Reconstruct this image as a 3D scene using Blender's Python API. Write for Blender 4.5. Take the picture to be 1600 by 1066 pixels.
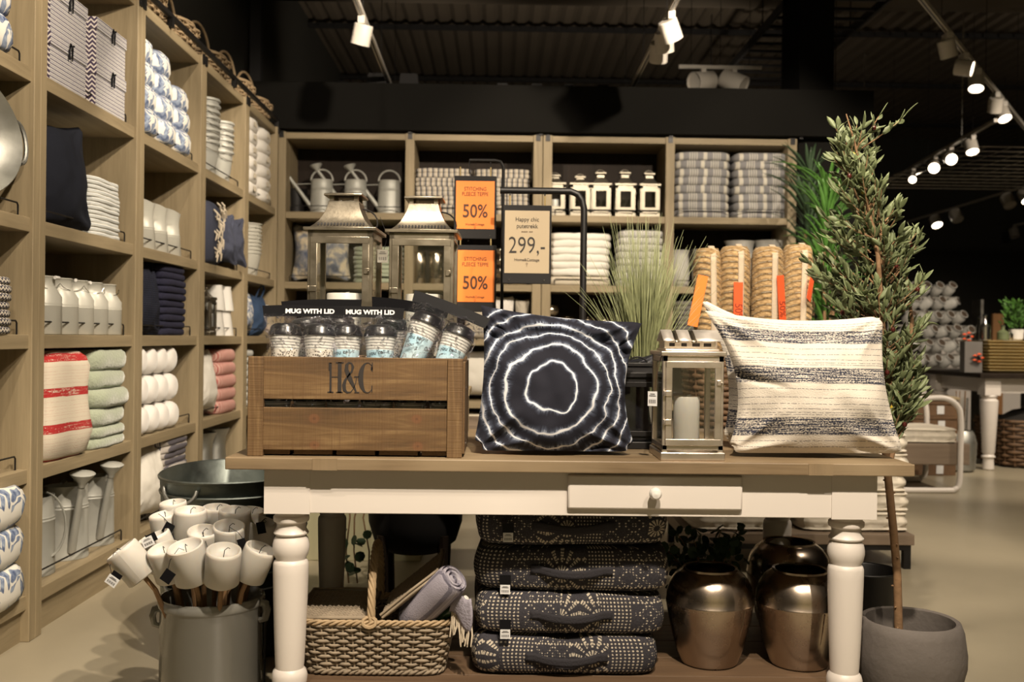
import bpy, math, random
from mathutils import Vector, Matrix, noise
for _o in list(bpy.data.objects): bpy.data.objects.remove(_o)
SC = bpy.context.scene
COL = SC.collection
PI = math.pi
sin, cos, R = math.sin, math.cos, math.radians
rnd = random.Random(7)

# ---------------------------------------------------------------- camera
FPX = 1555.0; EYE = 1.13
_roll = R(0.7); _yaw = math.atan(20/FPX); _pit = math.atan(5/FPX)
_r = Vector((cos(_roll), 0, sin(_roll))); _u = Vector((-sin(_roll), 0, cos(_roll))); _f = Vector((0, 1, 0))
_M = Matrix((_r, _u, -_f)).transposed()
_M = Matrix.Rotation(-_yaw, 3, 'Z') @ Matrix.Rotation(-_pit, 3, 'X') @ _M
cam = bpy.data.cameras.new('camera'); camo = bpy.data.objects.new('camera', cam); COL.objects.link(camo)
camo.matrix_world = Matrix.Translation((0, 0, EYE)) @ _M.to_4x4()
cam.lens = 36*FPX/1600; cam.sensor_width = 36; cam.clip_start = .05; cam.clip_end = 100
cam.dof.use_dof = True; cam.dof.focus_distance = 2.98; cam.dof.aperture_fstop = 3.6
SC.camera = camo
SC.view_settings.view_transform = 'Standard'; SC.view_settings.look = 'None'
SC.view_settings.gamma = 1; SC.view_settings.use_curve_mapping = False
SC.view_settings.exposure = 0.55

def P(px, py, Y):
    """the place at depth Y that the photograph shows at (px, py)"""
    d = _M @ Vector(((px-800)/FPX, -(py-533)/FPX, -1))
    return Vector((0, 0, EYE)) + d*(Y/d.y)

# ---------------------------------------------------------------- world and unseen lamps, some of them added fill
W = bpy.data.worlds.new('world'); SC.world = W; W.use_nodes = True
W.node_tree.nodes['Background'].inputs[0].default_value = (1, .82, .6, 1)
W.node_tree.nodes['Background'].inputs[1].default_value = 0.035
LIGHTC = (1, .85, .67)
def spot(loc, target, power, angle=50, blend=.35, size=.035, col=LIGHTC):
    l = bpy.data.lights.new('spot_light', 'SPOT'); l.energy = power; l.color = col
    l.spot_size = R(angle); l.spot_blend = blend; l.shadow_soft_size = size
    o = bpy.data.objects.new('spot_light', l); COL.objects.link(o); o.location = loc
    o.rotation_euler = (Vector(target)-Vector(loc)).to_track_quat('-Z', 'Y').to_euler()
    return o
spot((.45, 1.15, 2.95), (.3, 3.0, .8), 340, 72)           # key on the table
spot((1.3, 1.0, 3.05), (1.5, 3.3, .8), 120, 60)
spot((-.3, 2.6, 3.2), (-1.75, 4.1, 1.2), 190, 75)          # left bookcases
spot((.2, 4.6, 3.25), (-1.7, 5.6, 1.4), 150, 70)
spot((.2, 1.2, 3.2), (-1.7, 3.4, 1.0), 150, 70)
spot((-.3, 5.0, 3.25), (-.9, 7.75, 1.7), 195, 75)          # back bookcases
spot((1.5, 4.9, 3.25), (1.2, 7.75, 1.7), 240, 75)
spot((.9, 2.6, 3.2), (.9, 4.3, 1.1), 130, 60)             # grass and rugs
spot((-1.0, 1.4, 3.2), (-1.1, 3.0, .4), 85, 50)          # candle bucket
spot((3.4, 4.5, 3.3), (4.0, 7.5, .2), 200, 90)             # right-hand aisle
spot((5.4, 6.5, 3.4), (4.8, 9.5, .7), 260, 90)
spot((2.4, 2.5, 3.4), (2.4, 4.6, 0), 90, 90)
spot((2.3, 4.2, 3.3), (2.2, 7.9, 1.9), 60, 40)
spot((1.0, 5.6, 3.3), (.75, 7.8, 1.7), 70, 34)  # added narrow spot, brightens the white duvet covers
spot((2.3, 3.7, 3.2), (1.7, 5.2, .35), 110, 46)  # added spot, lifts the tufted cushions on the bench
spot((4.6, 7.2, 3.3), (5.0, 9.3, .9), 150, 60)  # added spot, brightens the golden trays
spot((0, -1.2, 3.3), (-.6, -4.4, 1.4), 260, 95)            # added pair, lights the wall behind the camera for reflections and bounce
spot((2.6, -1.0, 3.3), (2.6, -4.4, 1.2), 260, 95)
spot((-.9, 4.6, 3.9), (-1.95, 6.0, 2.8), 60, 80)  # added spot, brightens the baskets on top of the left bookcases
spot((2.0, 9.4, 2.8), (1.5, 12.0, 4.85), 60, 120, .8, .05)  # added uplight hidden behind the back wall, brightens the ceiling
spot((-1.0, 9.4, 2.8), (-.5, 12.0, 4.85), 50, 120, .8, .05)  # second added uplight behind the back wall, for the ceiling
spot((6.5, 9.0, 3.3), (6.5, 12.0, 4.85), 40, 130, .8, .05)  # added uplight out of view, brightens the ceiling at the right

# ---------------------------------------------------------------- materials
MATS = {}
class G:
    def __init__(s, name):
        s.m = bpy.data.materials.new(name); s.m.use_nodes = True; s.nt = s.m.node_tree
        s.b = s.nt.nodes['Principled BSDF']; MATS[name] = s.m
    def n(s, t, **kw):
        x = s.nt.nodes.new('ShaderNode'+t)
        for k, v in kw.items(): setattr(x, k, v)
        return x
    def put(s, sock, v):
        if v is None: return
        if hasattr(v, 'is_output'): s.nt.links.new(v, sock)
        elif isinstance(v, (tuple, list)) and sock.type == 'RGBA' and len(v) == 3: sock.default_value = (*v, 1)
        else: sock.default_value = v
    def co(s, k='Object', scale=None, rot=None, loc=None):
        o = s.n('TexCoord').outputs[k]
        if scale or rot or loc:
            m = s.n('Mapping'); s.put(m.inputs[0], o)
            if scale: m.inputs['Scale'].default_value = scale
            if rot: m.inputs['Rotation'].default_value = rot
            if loc: m.inputs['Location'].default_value = loc
            o = m.outputs[0]
        return o
    def noise(s, vec, scale=5, detail=3, rough=.5, dist=0, out=0):
        x = s.n('TexNoise'); s.put(x.inputs['Vector'], vec); x.inputs['Scale'].default_value = scale
        x.inputs['Detail'].default_value = detail; x.inputs['Roughness'].default_value = rough; x.inputs['Distortion'].default_value = dist
        return x.outputs[out]
    def vor(s, vec, scale=5, feature='F1', out=0, rnd=1):
        x = s.n('TexVoronoi', feature=feature); s.put(x.inputs['Vector'], vec); x.inputs['Scale'].default_value = scale
        x.inputs['Randomness'].default_value = rnd
        return x.outputs[out]
    def ma(s, op, a, b=None, c=None, clamp=False):
        x = s.n('Math', operation=op, use_clamp=clamp); s.put(x.inputs[0], a); s.put(x.inputs[1], b); s.put(x.inputs[2], c); return x.outputs[0]
    def sep(s, v):
        x = s.n('SeparateXYZ'); s.put(x.inputs[0], v); return x.outputs
    def comb(s, a, b, c=0.0):
        x = s.n('CombineXYZ'); s.put(x.inputs[0], a); s.put(x.inputs[1], b); s.put(x.inputs[2], c); return x.outputs[0]
    def mix(s, f, a, b, t='MIX'):
        x = s.n('Mix', data_type='RGBA', blend_type=t); s.put(x.inputs[0], f); s.put(x.inputs[6], a); s.put(x.inputs[7], b); return x.outputs[2]
    def ramp(s, f, stops, interp='LINEAR'):
        x = s.n('ValToRGB'); s.put(x.inputs[0], f); e = x.color_ramp.elements; x.color_ramp.interpolation = interp
        while len(e) < len(stops): e.new(1)
        for i, (p, c) in enumerate(stops):
            e[i].position = p; e[i].color = (*c, 1) if isinstance(c, tuple) else (c, c, c, 1)
        return x.outputs[0]
    def ss(s, v, a, b):
        x = s.n('MapRange', interpolation_type='SMOOTHSTEP'); s.put(x.inputs[0], v)
        x.inputs[1].default_value = a; x.inputs[2].default_value = b; return x.outputs[0]
    def band(s, v, lo, hi, e=.002):      # 1 inside lo..hi
        return s.ma('MULTIPLY', s.ss(v, lo-e, lo+e), s.ma('SUBTRACT', 1.0, s.ss(v, hi-e, hi+e)))
    def bump(s, h, st=.3, d=.01):
        x = s.n('Bump'); s.put(x.inputs['Height'], h); x.inputs['Strength'].default_value = st; x.inputs['Distance'].default_value = d
        s.put(s.b.inputs['Normal'], x.outputs[0])
    def fin(s, col, rough=.6, metal=0, spec=None, **kw):
        s.put(s.b.inputs['Base Color'], col); s.put(s.b.inputs['Roughness'], rough); s.put(s.b.inputs['Metallic'], metal)
        if spec is not None: s.b.inputs['Specular IOR Level'].default_value = spec
        for k, v in kw.items(): s.put(s.b.inputs[k.replace('_', ' ')], v)
        return s.m

def plain(name, col, rough=.6, metal=0, var=.15, vs=8, bs=None, bst=.2, bd=.004, **kw):
    g = G(name); v = g.co()
    n = g.noise(v, vs, 4)
    c = g.mix(n, tuple(x*(1-var) for x in col), tuple(min(1, x*(1+var)) for x in col))
    if bs: g.bump(g.noise(v, bs, 3), bst, bd)
    return g.fin(c, rough, metal, **kw)

def wood(name, c1, c2, axis='x', rough=.6, gs=18, st=.25, dark=None, coord='Object', **kw):
    g = G(name); sc = [gs, gs, gs]; sc['xyz'.index(axis)] = gs*.06
    v = g.co(coord, scale=sc)
    a = g.noise(v, 1, 6, .6, .6); b = g.noise(v, 6, 3, .6)
    f = g.ma('ADD', g.ma('MULTIPLY', a, .75), g.ma('MULTIPLY', b, .25))
    c = g.ramp(f, [(.32, c1), (.68, c2)])
    if dark:
        k = g.ss(g.noise(g.co(coord), 2.2, 3), .35, .75); c = g.mix(k, c, dark, 'MIX')
    g.bump(f, st, .003)
    return g.fin(c, rough, **kw)

def fabric(name, col, weave=260, st=.35, var=.18, rough=.95, fuzz=0, **kw):
    g = G(name); v = g.co()
    n = g.noise(v, 6, 4); w = g.noise(v, weave, 2)
    c = g.mix(n, tuple(x*(1-var) for x in col), tuple(min(1, x*(1+var)) for x in col))
    c = g.mix(g.ma('MULTIPLY', w, .35), c, tuple(x*.6 for x in col))
    g.bump(w, st, .004)
    return g.fin(c, rough, spec=.2, Sheen_Weight=fuzz, **kw)

def stripes(name, axis, base, items, period, weave=250, wob=.004, rough=.9, coord='Object', off=0., check=None, vcol=None):
    """items: (start, end, colour) in metres inside one period"""
    g = G(name); v = g.co(coord); xs = g.sep(v)
    t = g.ma('ADD', xs['xyz'.index(axis)], g.ma('MULTIPLY', g.noise(v, 9, 2), wob*2))
    t = g.ma('ADD', t, 20*period+off)
    t = g.ma('MODULO', t, period)
    c = base
    for a, b, k in items: c = g.mix(g.band(t, a, b, .0006), c, k)
    if check:
        ax2, p2, a2, b2, k2 = check
        t2 = g.ma('MODULO', g.ma('ADD', xs['xyz'.index(ax2)], 20*p2), p2)
        c = g.mix(g.band(t2, a2, b2, .0006), c, k2)
    n = g.noise(v, weave, 2); c = g.mix(g.ma('MULTIPLY', n, .3), c, g.mix(.5, c, (.05, .05, .05)))
    g.bump(n, .35, .004)
    return g.fin(c, rough, spec=.2)

# woods
OAK1, OAK2 = (.20, .155, .088), (.315, .25, .15)
for ax in 'xyz': wood('oak_'+ax, OAK1, OAK2, ax, .62, 20)
wood('oak_dark', (.013, .009, .006), (.024, .016, .011), 'z', .6, spec=.15)
for ax in 'xyz': wood('table_top_wood_'+ax, (.13, .088, .048), (.24, .172, .098), ax, .5, 24, dark=(.27, .205, .125))
def _crate(name, axis, knots=()):
    g = G(name); sc = [26, 26, 26]; sc['xyz'.index(axis)] = 1.6; v = g.co('Object', scale=sc)
    a = g.noise(v, 1, 6, .65, .8); saw = [60, 60, 60]; saw['xyz'.index(axis)] = 260; saw['xyz'.index('z' if axis == 'x' else 'x')] = 5
    s2 = g.noise(g.co('Object', scale=saw), 1, 2)
    c = g.ramp(a, [(.3, (.055, .029, .010)), (.5, (.112, .061, .021)), (.72, (.215, .135, .057))])
    c = g.mix(g.ma('MULTIPLY', g.ss(s2, .5, .7), .45), c, (.10, .05, .017))
    k = g.vor(g.co('Object', scale=(4.2, 1, 8.5) if axis == 'x' else (8, 8, 3)), 1, out=0)
    if not knots: c = g.mix(g.ma('MULTIPLY', g.ss(k, .10, .03), .5), c, (.10, .04, .014))
    ox, oy, oz = g.sep(g.co('Object'))
    for kx, kz in knots:
        dx = g.ma('SUBTRACT', ox, kx); dz = g.ma('MULTIPLY', g.ma('SUBTRACT', oz, kz), 1.15)
        d = g.ma('ADD', g.ma('SQRT', g.ma('ADD', g.ma('MULTIPLY', dx, dx), g.ma('MULTIPLY', dz, dz))), g.ma('MULTIPLY', g.ma('SUBTRACT', a, .5), .006))
        c = g.mix(g.ma('MULTIPLY', g.ss(d, .040, .010), .35), c, (.10, .045, .016)); c = g.mix(g.ma('MULTIPLY', g.ss(d, .018, .011), .6), c, (.15, .06, .022)); c = g.mix(g.ma('MULTIPLY', g.ss(d, .006, .002), .5), c, (.06, .025, .01))
    g.bump(g.ma('ADD', a, g.ma('MULTIPLY', s2, .7)), .5, .003)
    return g.fin(c, .7)
_crate('crate_wood_x', 'x'); _crate('crate_wood_knots', 'x', ((-.118, .030), (-.116, -.046), (.176, .032), (.180, -.047))); _crate('crate_wood_z', 'z')
wood('platform_wood', (.085, .05, .028), (.16, .10, .055), 'x', .6)
wood('bench_wood', (.14, .10, .07), (.22, .165, .115), 'x', .6)
wood('stick_wood', (.14, .075, .03), (.26, .15, .07), 'z', .7, 60)
wood('warm_wood', (.25, .12, .04), (.4, .2, .08), 'z', .6)
# paints and metals
def painted(name, col, wear=(.06, .045, .035)):
    g = G(name); v = g.co(); n = g.noise(v, 3, 3)
    c = g.mix(n, tuple(x*.95 for x in col), col)
    k = g.ss(g.noise(v, 26, 5, .6), .76, .79)
    c = g.mix(g.ma('MULTIPLY', k, .7), c, wear); g.bump(g.noise(g.co('Object', scale=(4, 4, 60)), 1, 3), .06, .003)
    return g.fin(c, .42)
painted('white_paint', (.66, .61, .56))
plain('black_metal', (.012, .011, .011), .45, .3)
plain('black_plastic', (.008, .008, .009), .3)
plain('matt_black', (.010, .009, .009), .85)
plain('chrome', (.7, .68, .64), .2, 1, .1)
def metal(name, col, rough, dark, bs=14):
    g = G(name); v = g.co(); n = g.noise(v, bs, 5, .6); k = g.noise(v, bs*6, 3)
    c = g.mix(n, dark, col); g.bump(k, .08, .003)
    r = g.ma('ADD', g.ma('MULTIPLY', n, .25), rough-.12)
    return g.fin(c, r, 1)
metal('galvanised', (.50, .50, .47), .5, (.32, .32, .29))
metal('dark_zinc', (.26, .29, .27), .45, (.13, .15, .14))
metal('lantern_steel', (.37, .33, .26), .33, (.24, .21, .16))
metal('lantern_nickel', (.34, .31, .25), .45, (.22, .20, .16))
metal('lit_roof_silver', (.95, .90, .84), .62, (.85, .79, .72))  # paler than the lantern body: key light on the roof put into the colour
metal('lantern_silver', (.86, .78, .70), .36, (.66, .58, .50))
metal('old_silver', (.62, .55, .44), .2, (.26, .22, .17), 9)
metal('vase_metal', (.62, .52, .42), .27, (.24, .19, .145), 5)
plain('painted_zinc', (.38, .38, .345), .5, .25, .12, 12)
plain('cream_zinc', (.50, .49, .43), .45, .2, .1, 12)
plain('grey_enamel', (.17, .167, .15), .16, 0, .08)
plain('white_ceramic', (.72, .70, .66), .25, 0, .04)
plain('white_lamp', (.55, .51, .45), .4, 0, .05)
plain('pale_stone', (.42, .41, .38), .7, 0, .3, 14, 60, .3)
plain('concrete_pot', (.115, .10, .09), .8, 0, .25, 7, 40, .4, .006)
plain('soil', (.03, .022, .015), .95, 0, .4, 40, 30, 1, .02)
g = G('candle_wax'); g.fin((.66, .64, .59), .45, Subsurface_Weight=.3, Subsurface_Radius=(.02, .014, .008), Subsurface_Scale=1.0)
g = G('frosted_wax'); g.fin((.47, .45, .41), .5, Subsurface_Weight=.4, Subsurface_Radius=(.02, .014, .008), Subsurface_Scale=1.0)
plain('tag_white', (.62, .62, .62), .6, 0, .05)
plain('tag_black', (.006, .006, .007), .45, 0, .05, spec=.12)
plain('ink', (.018, .014, .012), .7, 0, 0)
plain('ink_brown', (.055, .022, .008), .7, 0, 0)
plain('ink_red', (.25, .035, .012), .7, 0, 0)
plain('orange_card', (.80, .20, .018), .6, 0, .03)
plain('red_card', (.72, .10, .025), .6, 0, .04)
plain('beige_card', (.39, .31, .20), .6, 0, .03)
g = G('clear_glass')
_t = g.n('BsdfTransparent'); _g = g.n('BsdfGlossy'); _g.inputs['Roughness'].default_value = .03
_m = g.n('MixShader'); _l = g.n('LayerWeight'); _l.inputs[0].default_value = .25
g.put(_m.inputs[0], g.ma('ADD', g.ma('MULTIPLY', _l.outputs['Fresnel'], .5), .03)); _t.inputs[0].default_value = (.985, .99, .985, 1)
g.nt.links.new(_t.outputs[0], _m.inputs[1]); g.nt.links.new(_g.outputs[0], _m.inputs[2])
g.nt.links.new(_m.outputs[0], g.nt.nodes['Material Output'].inputs[0])
g = G('clear_film')
_t = g.n('BsdfTransparent'); _g = g.n('BsdfGlossy'); _g.inputs['Roughness'].default_value = .08; _g.inputs[0].default_value = (.9, .9, 1, 1)
_m = g.n('MixShader'); _bp = g.n('Bump'); _bp.inputs['Strength'].default_value = 1; _bp.inputs['Distance'].default_value = .03
g.put(_bp.inputs['Height'], g.noise(g.co(), 26, 5, .6, 1.2)); g.put(_g.inputs['Normal'], _bp.outputs[0])
g.put(_m.inputs[0], g.ma('ADD', g.ma('MULTIPLY', g.ss(g.noise(g.co(), 30, 4, .6, 2.5), .53, .64), .75), .03)); _t.inputs[0].default_value = (.97, .97, .97, 1)
g.nt.links.new(_t.outputs[0], _m.inputs[1]); g.nt.links.new(_g.outputs[0], _m.inputs[2])
g.nt.links.new(_m.outputs[0], g.nt.nodes['Material Output'].inputs[0])
g = G('lamp_glow'); g.fin((1, .9, .75), Emission_Color=(1, .86, .66), Emission_Strength=9.0)

# fabrics
fabric('navy_linen', (.011, .0125, .019)); fabric('navy_towel', (.024, .024, .046), 120, .8); fabric('slate_blue_cotton', (.045, .05, .075))
fabric('white_cotton', (.74, .71, .64)); fabric('white_fleece', (.70, .67, .62), 60, .6); fabric('cream_throw', (.60, .54, .43))
fabric('sage_mohair', (.33, .37, .27), 90, 1.0, fuzz=.6); fabric('black_satin', (.01, .01, .014), 90, .1, rough=.4)
fabric('denim_blue', (.035, .062, .12)); fabric('tufted_cream', (.66, .60, .50), 40, .5); fabric('grey_canvas', (.15, .14, .13))
fabric('jute', (.30, .19, .09), 70, 1.0); fabric('webbing', (.55, .45, .33), 200, .6); fabric('silver_cloth', (.42, .38, .31), 60, .5)
fabric('fringe_cream', (.60, .52, .40), 80, .4); fabric('lilac_grey', (.30, .28, .33), 130, .7)
NV = (.025, .03, .06)
stripes('pale_napkin', 'z', (.62, .62, .58), [(0, .004, (.42, .45, .46))], .012)
stripes('ticking_stripe', 'x', (.58, .52, .42), [(0, .014, (.10, .10, .115)), (.02, .024, (.22, .21, .2))], .042)
stripes('grey_seat_stripe', 'x', (.27, .265, .27), [(.0, .03, (.66, .62, .53)), (.075, .083, (.6, .57, .5)), (.093, .101, (.6, .57, .5)), (.111, .119, (.6, .57, .5)), (.129, .137, (.6, .57, .5))], .185)
stripes('pink_stripe', 'x', (.60, .40, .34), [(0, .006, (.42, .11, .10)), (.011, .014, (.50, .2, .17))], .02)
stripes('grid_check', 'x', (.66, .65, .61), [(0, .003, (.10, .10, .11))], .022, check=('z', .016, 0, .003, (.12, .12, .13)))
stripes('blanket_stripe', 'y', (.50, .46, .42), [(0, .006, (.06, .06, .08)), (.01, .013, (.10, .10, .12)), (.018, .03, (.13, .12, .14))], .05)
stripes('scarf_stripe', 'x', (.30, .28, .33), [(0, .01, (.15, .14, .18)), (.02, .024, (.4, .38, .42))], .037)
stripes('wool_navy_knit', 'z', (.014, .017, .034), [(0, .005, (.004, .005, .011))], .011, weave=80)
g = G('zigzag_towel'); v = g.co(); x, y, z = g.sep(v)
zz = g.ma('ADD', z, g.ma('MULTIPLY', g.ma('PINGPONG', g.ma('ADD', x, 5.0), .012), .9)); t = g.ma('MODULO', g.ma('ADD', zz, 5.0), .016)
g.fin(g.mix(g.band(t, 0, .008, .0008), (.6, .55, .46), (.02, .02, .04)), .9)
g = G('ikat_box'); v = g.co(); x, y, z = g.sep(v)
tri = g.ma('PINGPONG', g.ma('ADD', g.ma('ADD', x, y), 5.0), .004)
t = g.ma('MODULO', g.ma('ADD', g.ma('ADD', z, tri), 5.0), .0165)
c = g.mix(g.band(t, 0, .0055, .0006), (.66, .64, .57), (.06, .05, .12)); c = g.mix(g.band(t, .009, .0125, .0006), c, (.16, .16, .22))
g.fin(c, .7)
g = G('zigzag_side'); v = g.co(); x, y, z = g.sep(v)
tri = g.ma('PINGPONG', g.ma('ADD', g.ma('ADD', x, y), 5.0), .014)
t = g.ma('MODULO', g.ma('ADD', g.ma('ADD', z, tri), 5.0), .02)
g.fin(g.mix(g.band(t, 0, .012, .0008), (.6, .55, .5), (.04, .025, .06)), .7)
# palm print: blue fronds on cream
g = G('palm_print'); v = g.co(); w = g.noise(v, 7, 2, out=1)
vv = g.mix(.12, v, w)
cell = g.n('TexVoronoi'); g.put(cell.inputs['Vector'], vv); cell.inputs['Scale'].default_value = 9.0
dv = g.n('VectorMath', operation='SUBTRACT'); sc_ = g.n('VectorMath', operation='SCALE'); g.put(sc_.inputs[0], vv); sc_.inputs['Scale'].default_value = 1.0
g.put(dv.inputs[0], sc_.outputs[0]); g.put(dv.inputs[1], cell.outputs['Position']) 
dx, dy, dz = g.sep(dv.outputs[0])
th = g.ma('ARCTAN2', dz, g.ma('ADD', dx, dy)); rr = cell.outputs['Distance']
pet = g.ma('ABSOLUTE', g.ma('SINE', g.ma('ADD', g.ma('MULTIPLY', th, 4.5), g.ma('MULTIPLY', rr, 3.0))))
mk = g.ss(g.ma('SUBTRACT', g.ma('ADD', .17, g.ma('MULTIPLY', pet, .66)), rr), .0, .05)
tone = g.noise(v, 38, 4)
c = g.mix(mk, (.68, .66, .60), g.ramp(tone, [(.35, (.045, .07, .16)), (.65, (.30, .36, .46))]))
g.fin(c, .85)
g = G('marble_blue'); v = g.co(); n = g.noise(v, 5, 6, .6, 2.2); n2 = g.noise(v, 22, 4)
c = g.ramp(g.ma('ADD', g.ma('MULTIPLY', n, .8), g.ma('MULTIPLY', n2, .2)), [(.36, (.08, .10, .16)), (.47, (.24, .25, .28)), (.56, (.60, .52, .38))])
g.fin(c, .9)
g = G('spiral_white'); v = g.co(); n = g.noise(v, 14, 2)
g.bump(n, .4, .01); g.fin((.72, .69, .65), .95, Sheen_Weight=.5)
# red striped throw (stripes across, in z)
def bandcloth(name, base, ink, coord, axis, per, thick, thin, dash=(9, 160), off=0, dens=.5):
    g = G(name); v = g.co(coord); xs = g.sep(v); ax = xs['xyz'.index(axis)]
    wv = g.noise(v, 4, 2); t0 = g.ma('ADD', ax, g.ma('MULTIPLY', wv, .015)); t = g.ma('MODULO', g.ma('ADD', t0, per*20+off), per)
    sc = [dash[0]]*3; sc['xyz'.index(axis)] = dash[1]
    dn = g.noise(g.co(coord, scale=sc), 1, 3, .7)
    sc2 = [dash[0]*22]*3; sc2['xyz'.index(axis)] = dash[1]*.8; dn2 = g.noise(g.co(coord, scale=sc2), 1, 2)
    dm = g.ss(g.ma('ADD', g.ma('MULTIPLY', dn, .6), g.ma('MULTIPLY', dn2, .4)), dens-.06, dens+.03); c = base
    for a, b in thick: c = g.mix(g.ma('MULTIPLY', g.band(t, a, b, per*.006), dm), c, ink)
    d3 = g.ss(dn2, .40, .5)
    for a in thin: c = g.mix(g.ma('MULTIPLY', g.band(t, a, a+per*.004, per*.0015), g.ma('MULTIPLY', d3, .85)), c, ink)
    wz = g.noise(g.co('Object'), 260, 2)
    g.bump(wz, .4, .004)
    return g.fin(c, .95, spec=.2)
bandcloth('red_striped_throw', (.62, .55, .44), (.40, .03, .03), 'Object', 'z', .137, [(.0, .034)], [.050, .066, .075, .088, .10, .118], (9, 200), off=.02, dens=.44)
bandcloth('striped_wool', (.60, .55, .475), (.030, .034, .055), 'UV', 'y', 1.0, [(.125, .245), (.485, .60), (.79, .895)], [.045, .085, .26, .275, .30, .335, .38, .44, .62, .635, .66, .70, .745, .91, .93, .955], (4, 150), off=0, dens=.49)
# tie-dye
g = G('tie_dye'); v = g.co('UV'); x, y, z = g.sep(v)
xx = g.ma('SUBTRACT', x, .46); yy = g.ma('MULTIPLY', g.ma('SUBTRACT', y, .44), .98)
wob = g.noise(v, 5, 2); th = g.ma('ARCTAN2', yy, xx)
rr = g.ma('ADD', g.ma('SQRT', g.ma('ADD', g.ma('MULTIPLY', xx, xx), g.ma('MULTIPLY', yy, yy))), g.ma('MULTIPLY', g.ma('SUBTRACT', wob, .5), .13))
ray = g.noise(g.comb(g.ma('MULTIPLY', g.ma('COSINE', th), 14.0), g.ma('MULTIPLY', g.ma('SINE', th), 14.0), g.ma('MULTIPLY', rr, 5.0)), 1.6, 3)
ray2 = g.noise(g.comb(g.ma('MULTIPLY', g.ma('COSINE', th), 60.0), g.ma('MULTIPLY', g.ma('SINE', th), 60.0), rr), 1.4, 2)
acc = None
for r0, wd, gl in ((.175, .008, .030), (.305, .010, .042), (.405, .006, .040), (.48, .008, .044), (.56, .005, .03), (.64, .005, .03)):
    d = g.ma('ABSOLUTE', g.ma('SUBTRACT', rr, r0))
    line = g.ma('SUBTRACT', 1.0, g.ss(d, wd*.25, wd*1.7)); glow = g.ma('SUBTRACT', 1.0, g.ss(d, 0, gl))
    glow = g.ma('MULTIPLY', glow, g.ma('MULTIPLY', g.ss(ray, .36, .62), .62)); hair = g.ma('MULTIPLY', g.ma('SUBTRACT', 1.0, g.ss(d, wd, gl*.75)), g.ma('MULTIPLY', g.ss(ray2, .46, .60), .62))
    k = g.ma('MAXIMUM', g.ma('MULTIPLY', line, .95), g.ma('MAXIMUM', glow, hair)); acc = k if acc is None else g.ma('MAXIMUM', acc, k)
c = g.ramp(acc, [(0, (.012, .0125, .02)), (.35, (.05, .06, .09)), (.7, (.32, .36, .44)), (1, (.75, .75, .76))])
g.bump(g.noise(g.co('UV', scale=(220, 220, 1)), 1, 2), .25, .003); g.fin(c, .85, spec=.25)
# printed floor cushions: rows of dots, diamonds and rays on charcoal
def dots(name, seed):
    g = G(name); v = g.co('UV', loc=(seed*.173, 0, 0)); x, y, z = g.sep(v); zv = g.ma('DIVIDE', y, 1.0)
    def cellf(a, p): return g.ma('ABSOLUTE', g.ma('SUBTRACT', g.ma('MODULO', g.ma('ADD', a, p*40), p), p/2))
    def dot(px, py, r):
        a = cellf(x, px); b = cellf(y, py); d = g.ma('SQRT', g.ma('ADD', g.ma('MULTIPLY', a, a), g.ma('MULTIPLY', b, b)))
        return g.ma('SUBTRACT', 1.0, g.ss(d, r*.75, r*1.2))
    grid = dot(.0105, .0105, .0028)
    a = cellf(x, .06); b = cellf(y, .045); dsum = g.ma('ADD', a, b)
    dia = g.ma('MULTIPLY', dot(.0085, .0085, .0024), g.ma('MAXIMUM', g.band(dsum, .022, .030, .001), g.ss(dsum, .010, .006)))
    a = g.ma('SUBTRACT', g.ma('MODULO', g.ma('ADD', x, .5), .13), .065); b = g.ma('SUBTRACT', y, .055)
    th = g.ma('ARCTAN2', b, a); rr = g.ma('SQRT', g.ma('ADD', g.ma('MULTIPLY', a, a), g.ma('MULTIPLY', b, b)))
    ra = g.ma('ABSOLUTE', g.ma('SINE', g.ma('MULTIPLY', th, 7.0))); petal = g.ma('MULTIPLY', g.ss(ra, .55, .75), g.band(rr, .009, .027, .001))
    rays = g.ma('MULTIPLY', g.ma('MULTIPLY', g.ss(ra, .75, .9), g.ss(cellf(rr, .0085), .0032, .0022)), g.band(rr, .034, .075, .001))
    zone = g.ma('MODULO', g.ma('ADD', x, 3.0), .34)
    m = g.ma('MULTIPLY', grid, g.band(zone, 0, .085, .001))
    m = g.ma('MAXIMUM', m, g.ma('MULTIPLY', dia, g.band(zone, .095, .20, .001)))
    m = g.ma('MAXIMUM', m, g.ma('MULTIPLY', g.ma('MAXIMUM', petal, rays), g.band(zone, .205, .335, .001)))
    edge = g.ma('MULTIPLY', dot(.0105, .0105, .0028), g.ma('MAXIMUM', g.band(y, .012, .021, .0005), g.band(y, .094, .1045, .0005))); m = g.ma('MAXIMUM', m, edge)
    w = g.noise(g.co('Object'), 240, 2)
    c = g.mix(g.ma('MULTIPLY', m, g.ss(w, .3, .5)), g.mix(w, (.016, .0155, .019), (.065, .062, .072)), (.52, .46, .37))
    g.bump(w, .4, .004); g.fin(c, .95, spec=.15)
for i in range(5): dots('dotted_print_%d' % i, i)
fabric('charcoal_handle', (.035, .033, .038), 200, .5)
plain('wicker_grey', (.25, .20, .14), .75, 0, .3, 30, 120, .4, .002)
plain('wicker_tan', (.36, .26, .15), .7, 0, .3, 30, 120, .4, .002)
plain('wicker_brown', (.12, .065, .03), .7, 0, .4, 20, 60, .6, .006)
plain('wicker_dark', (.05, .032, .018), .7, 0, .4, 20, 60, .6, .006)
g = G('rope_coil'); v = g.co(); x, y, z = g.sep(v)
t = g.ma('ADD', z, g.ma('MULTIPLY', g.ma('ADD', x, y), .35)); s1 = g.ma('MODULO', g.ma('ADD', t, g.ma('MULTIPLY', g.noise(v, 20, 2), .006)), .026)
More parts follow.
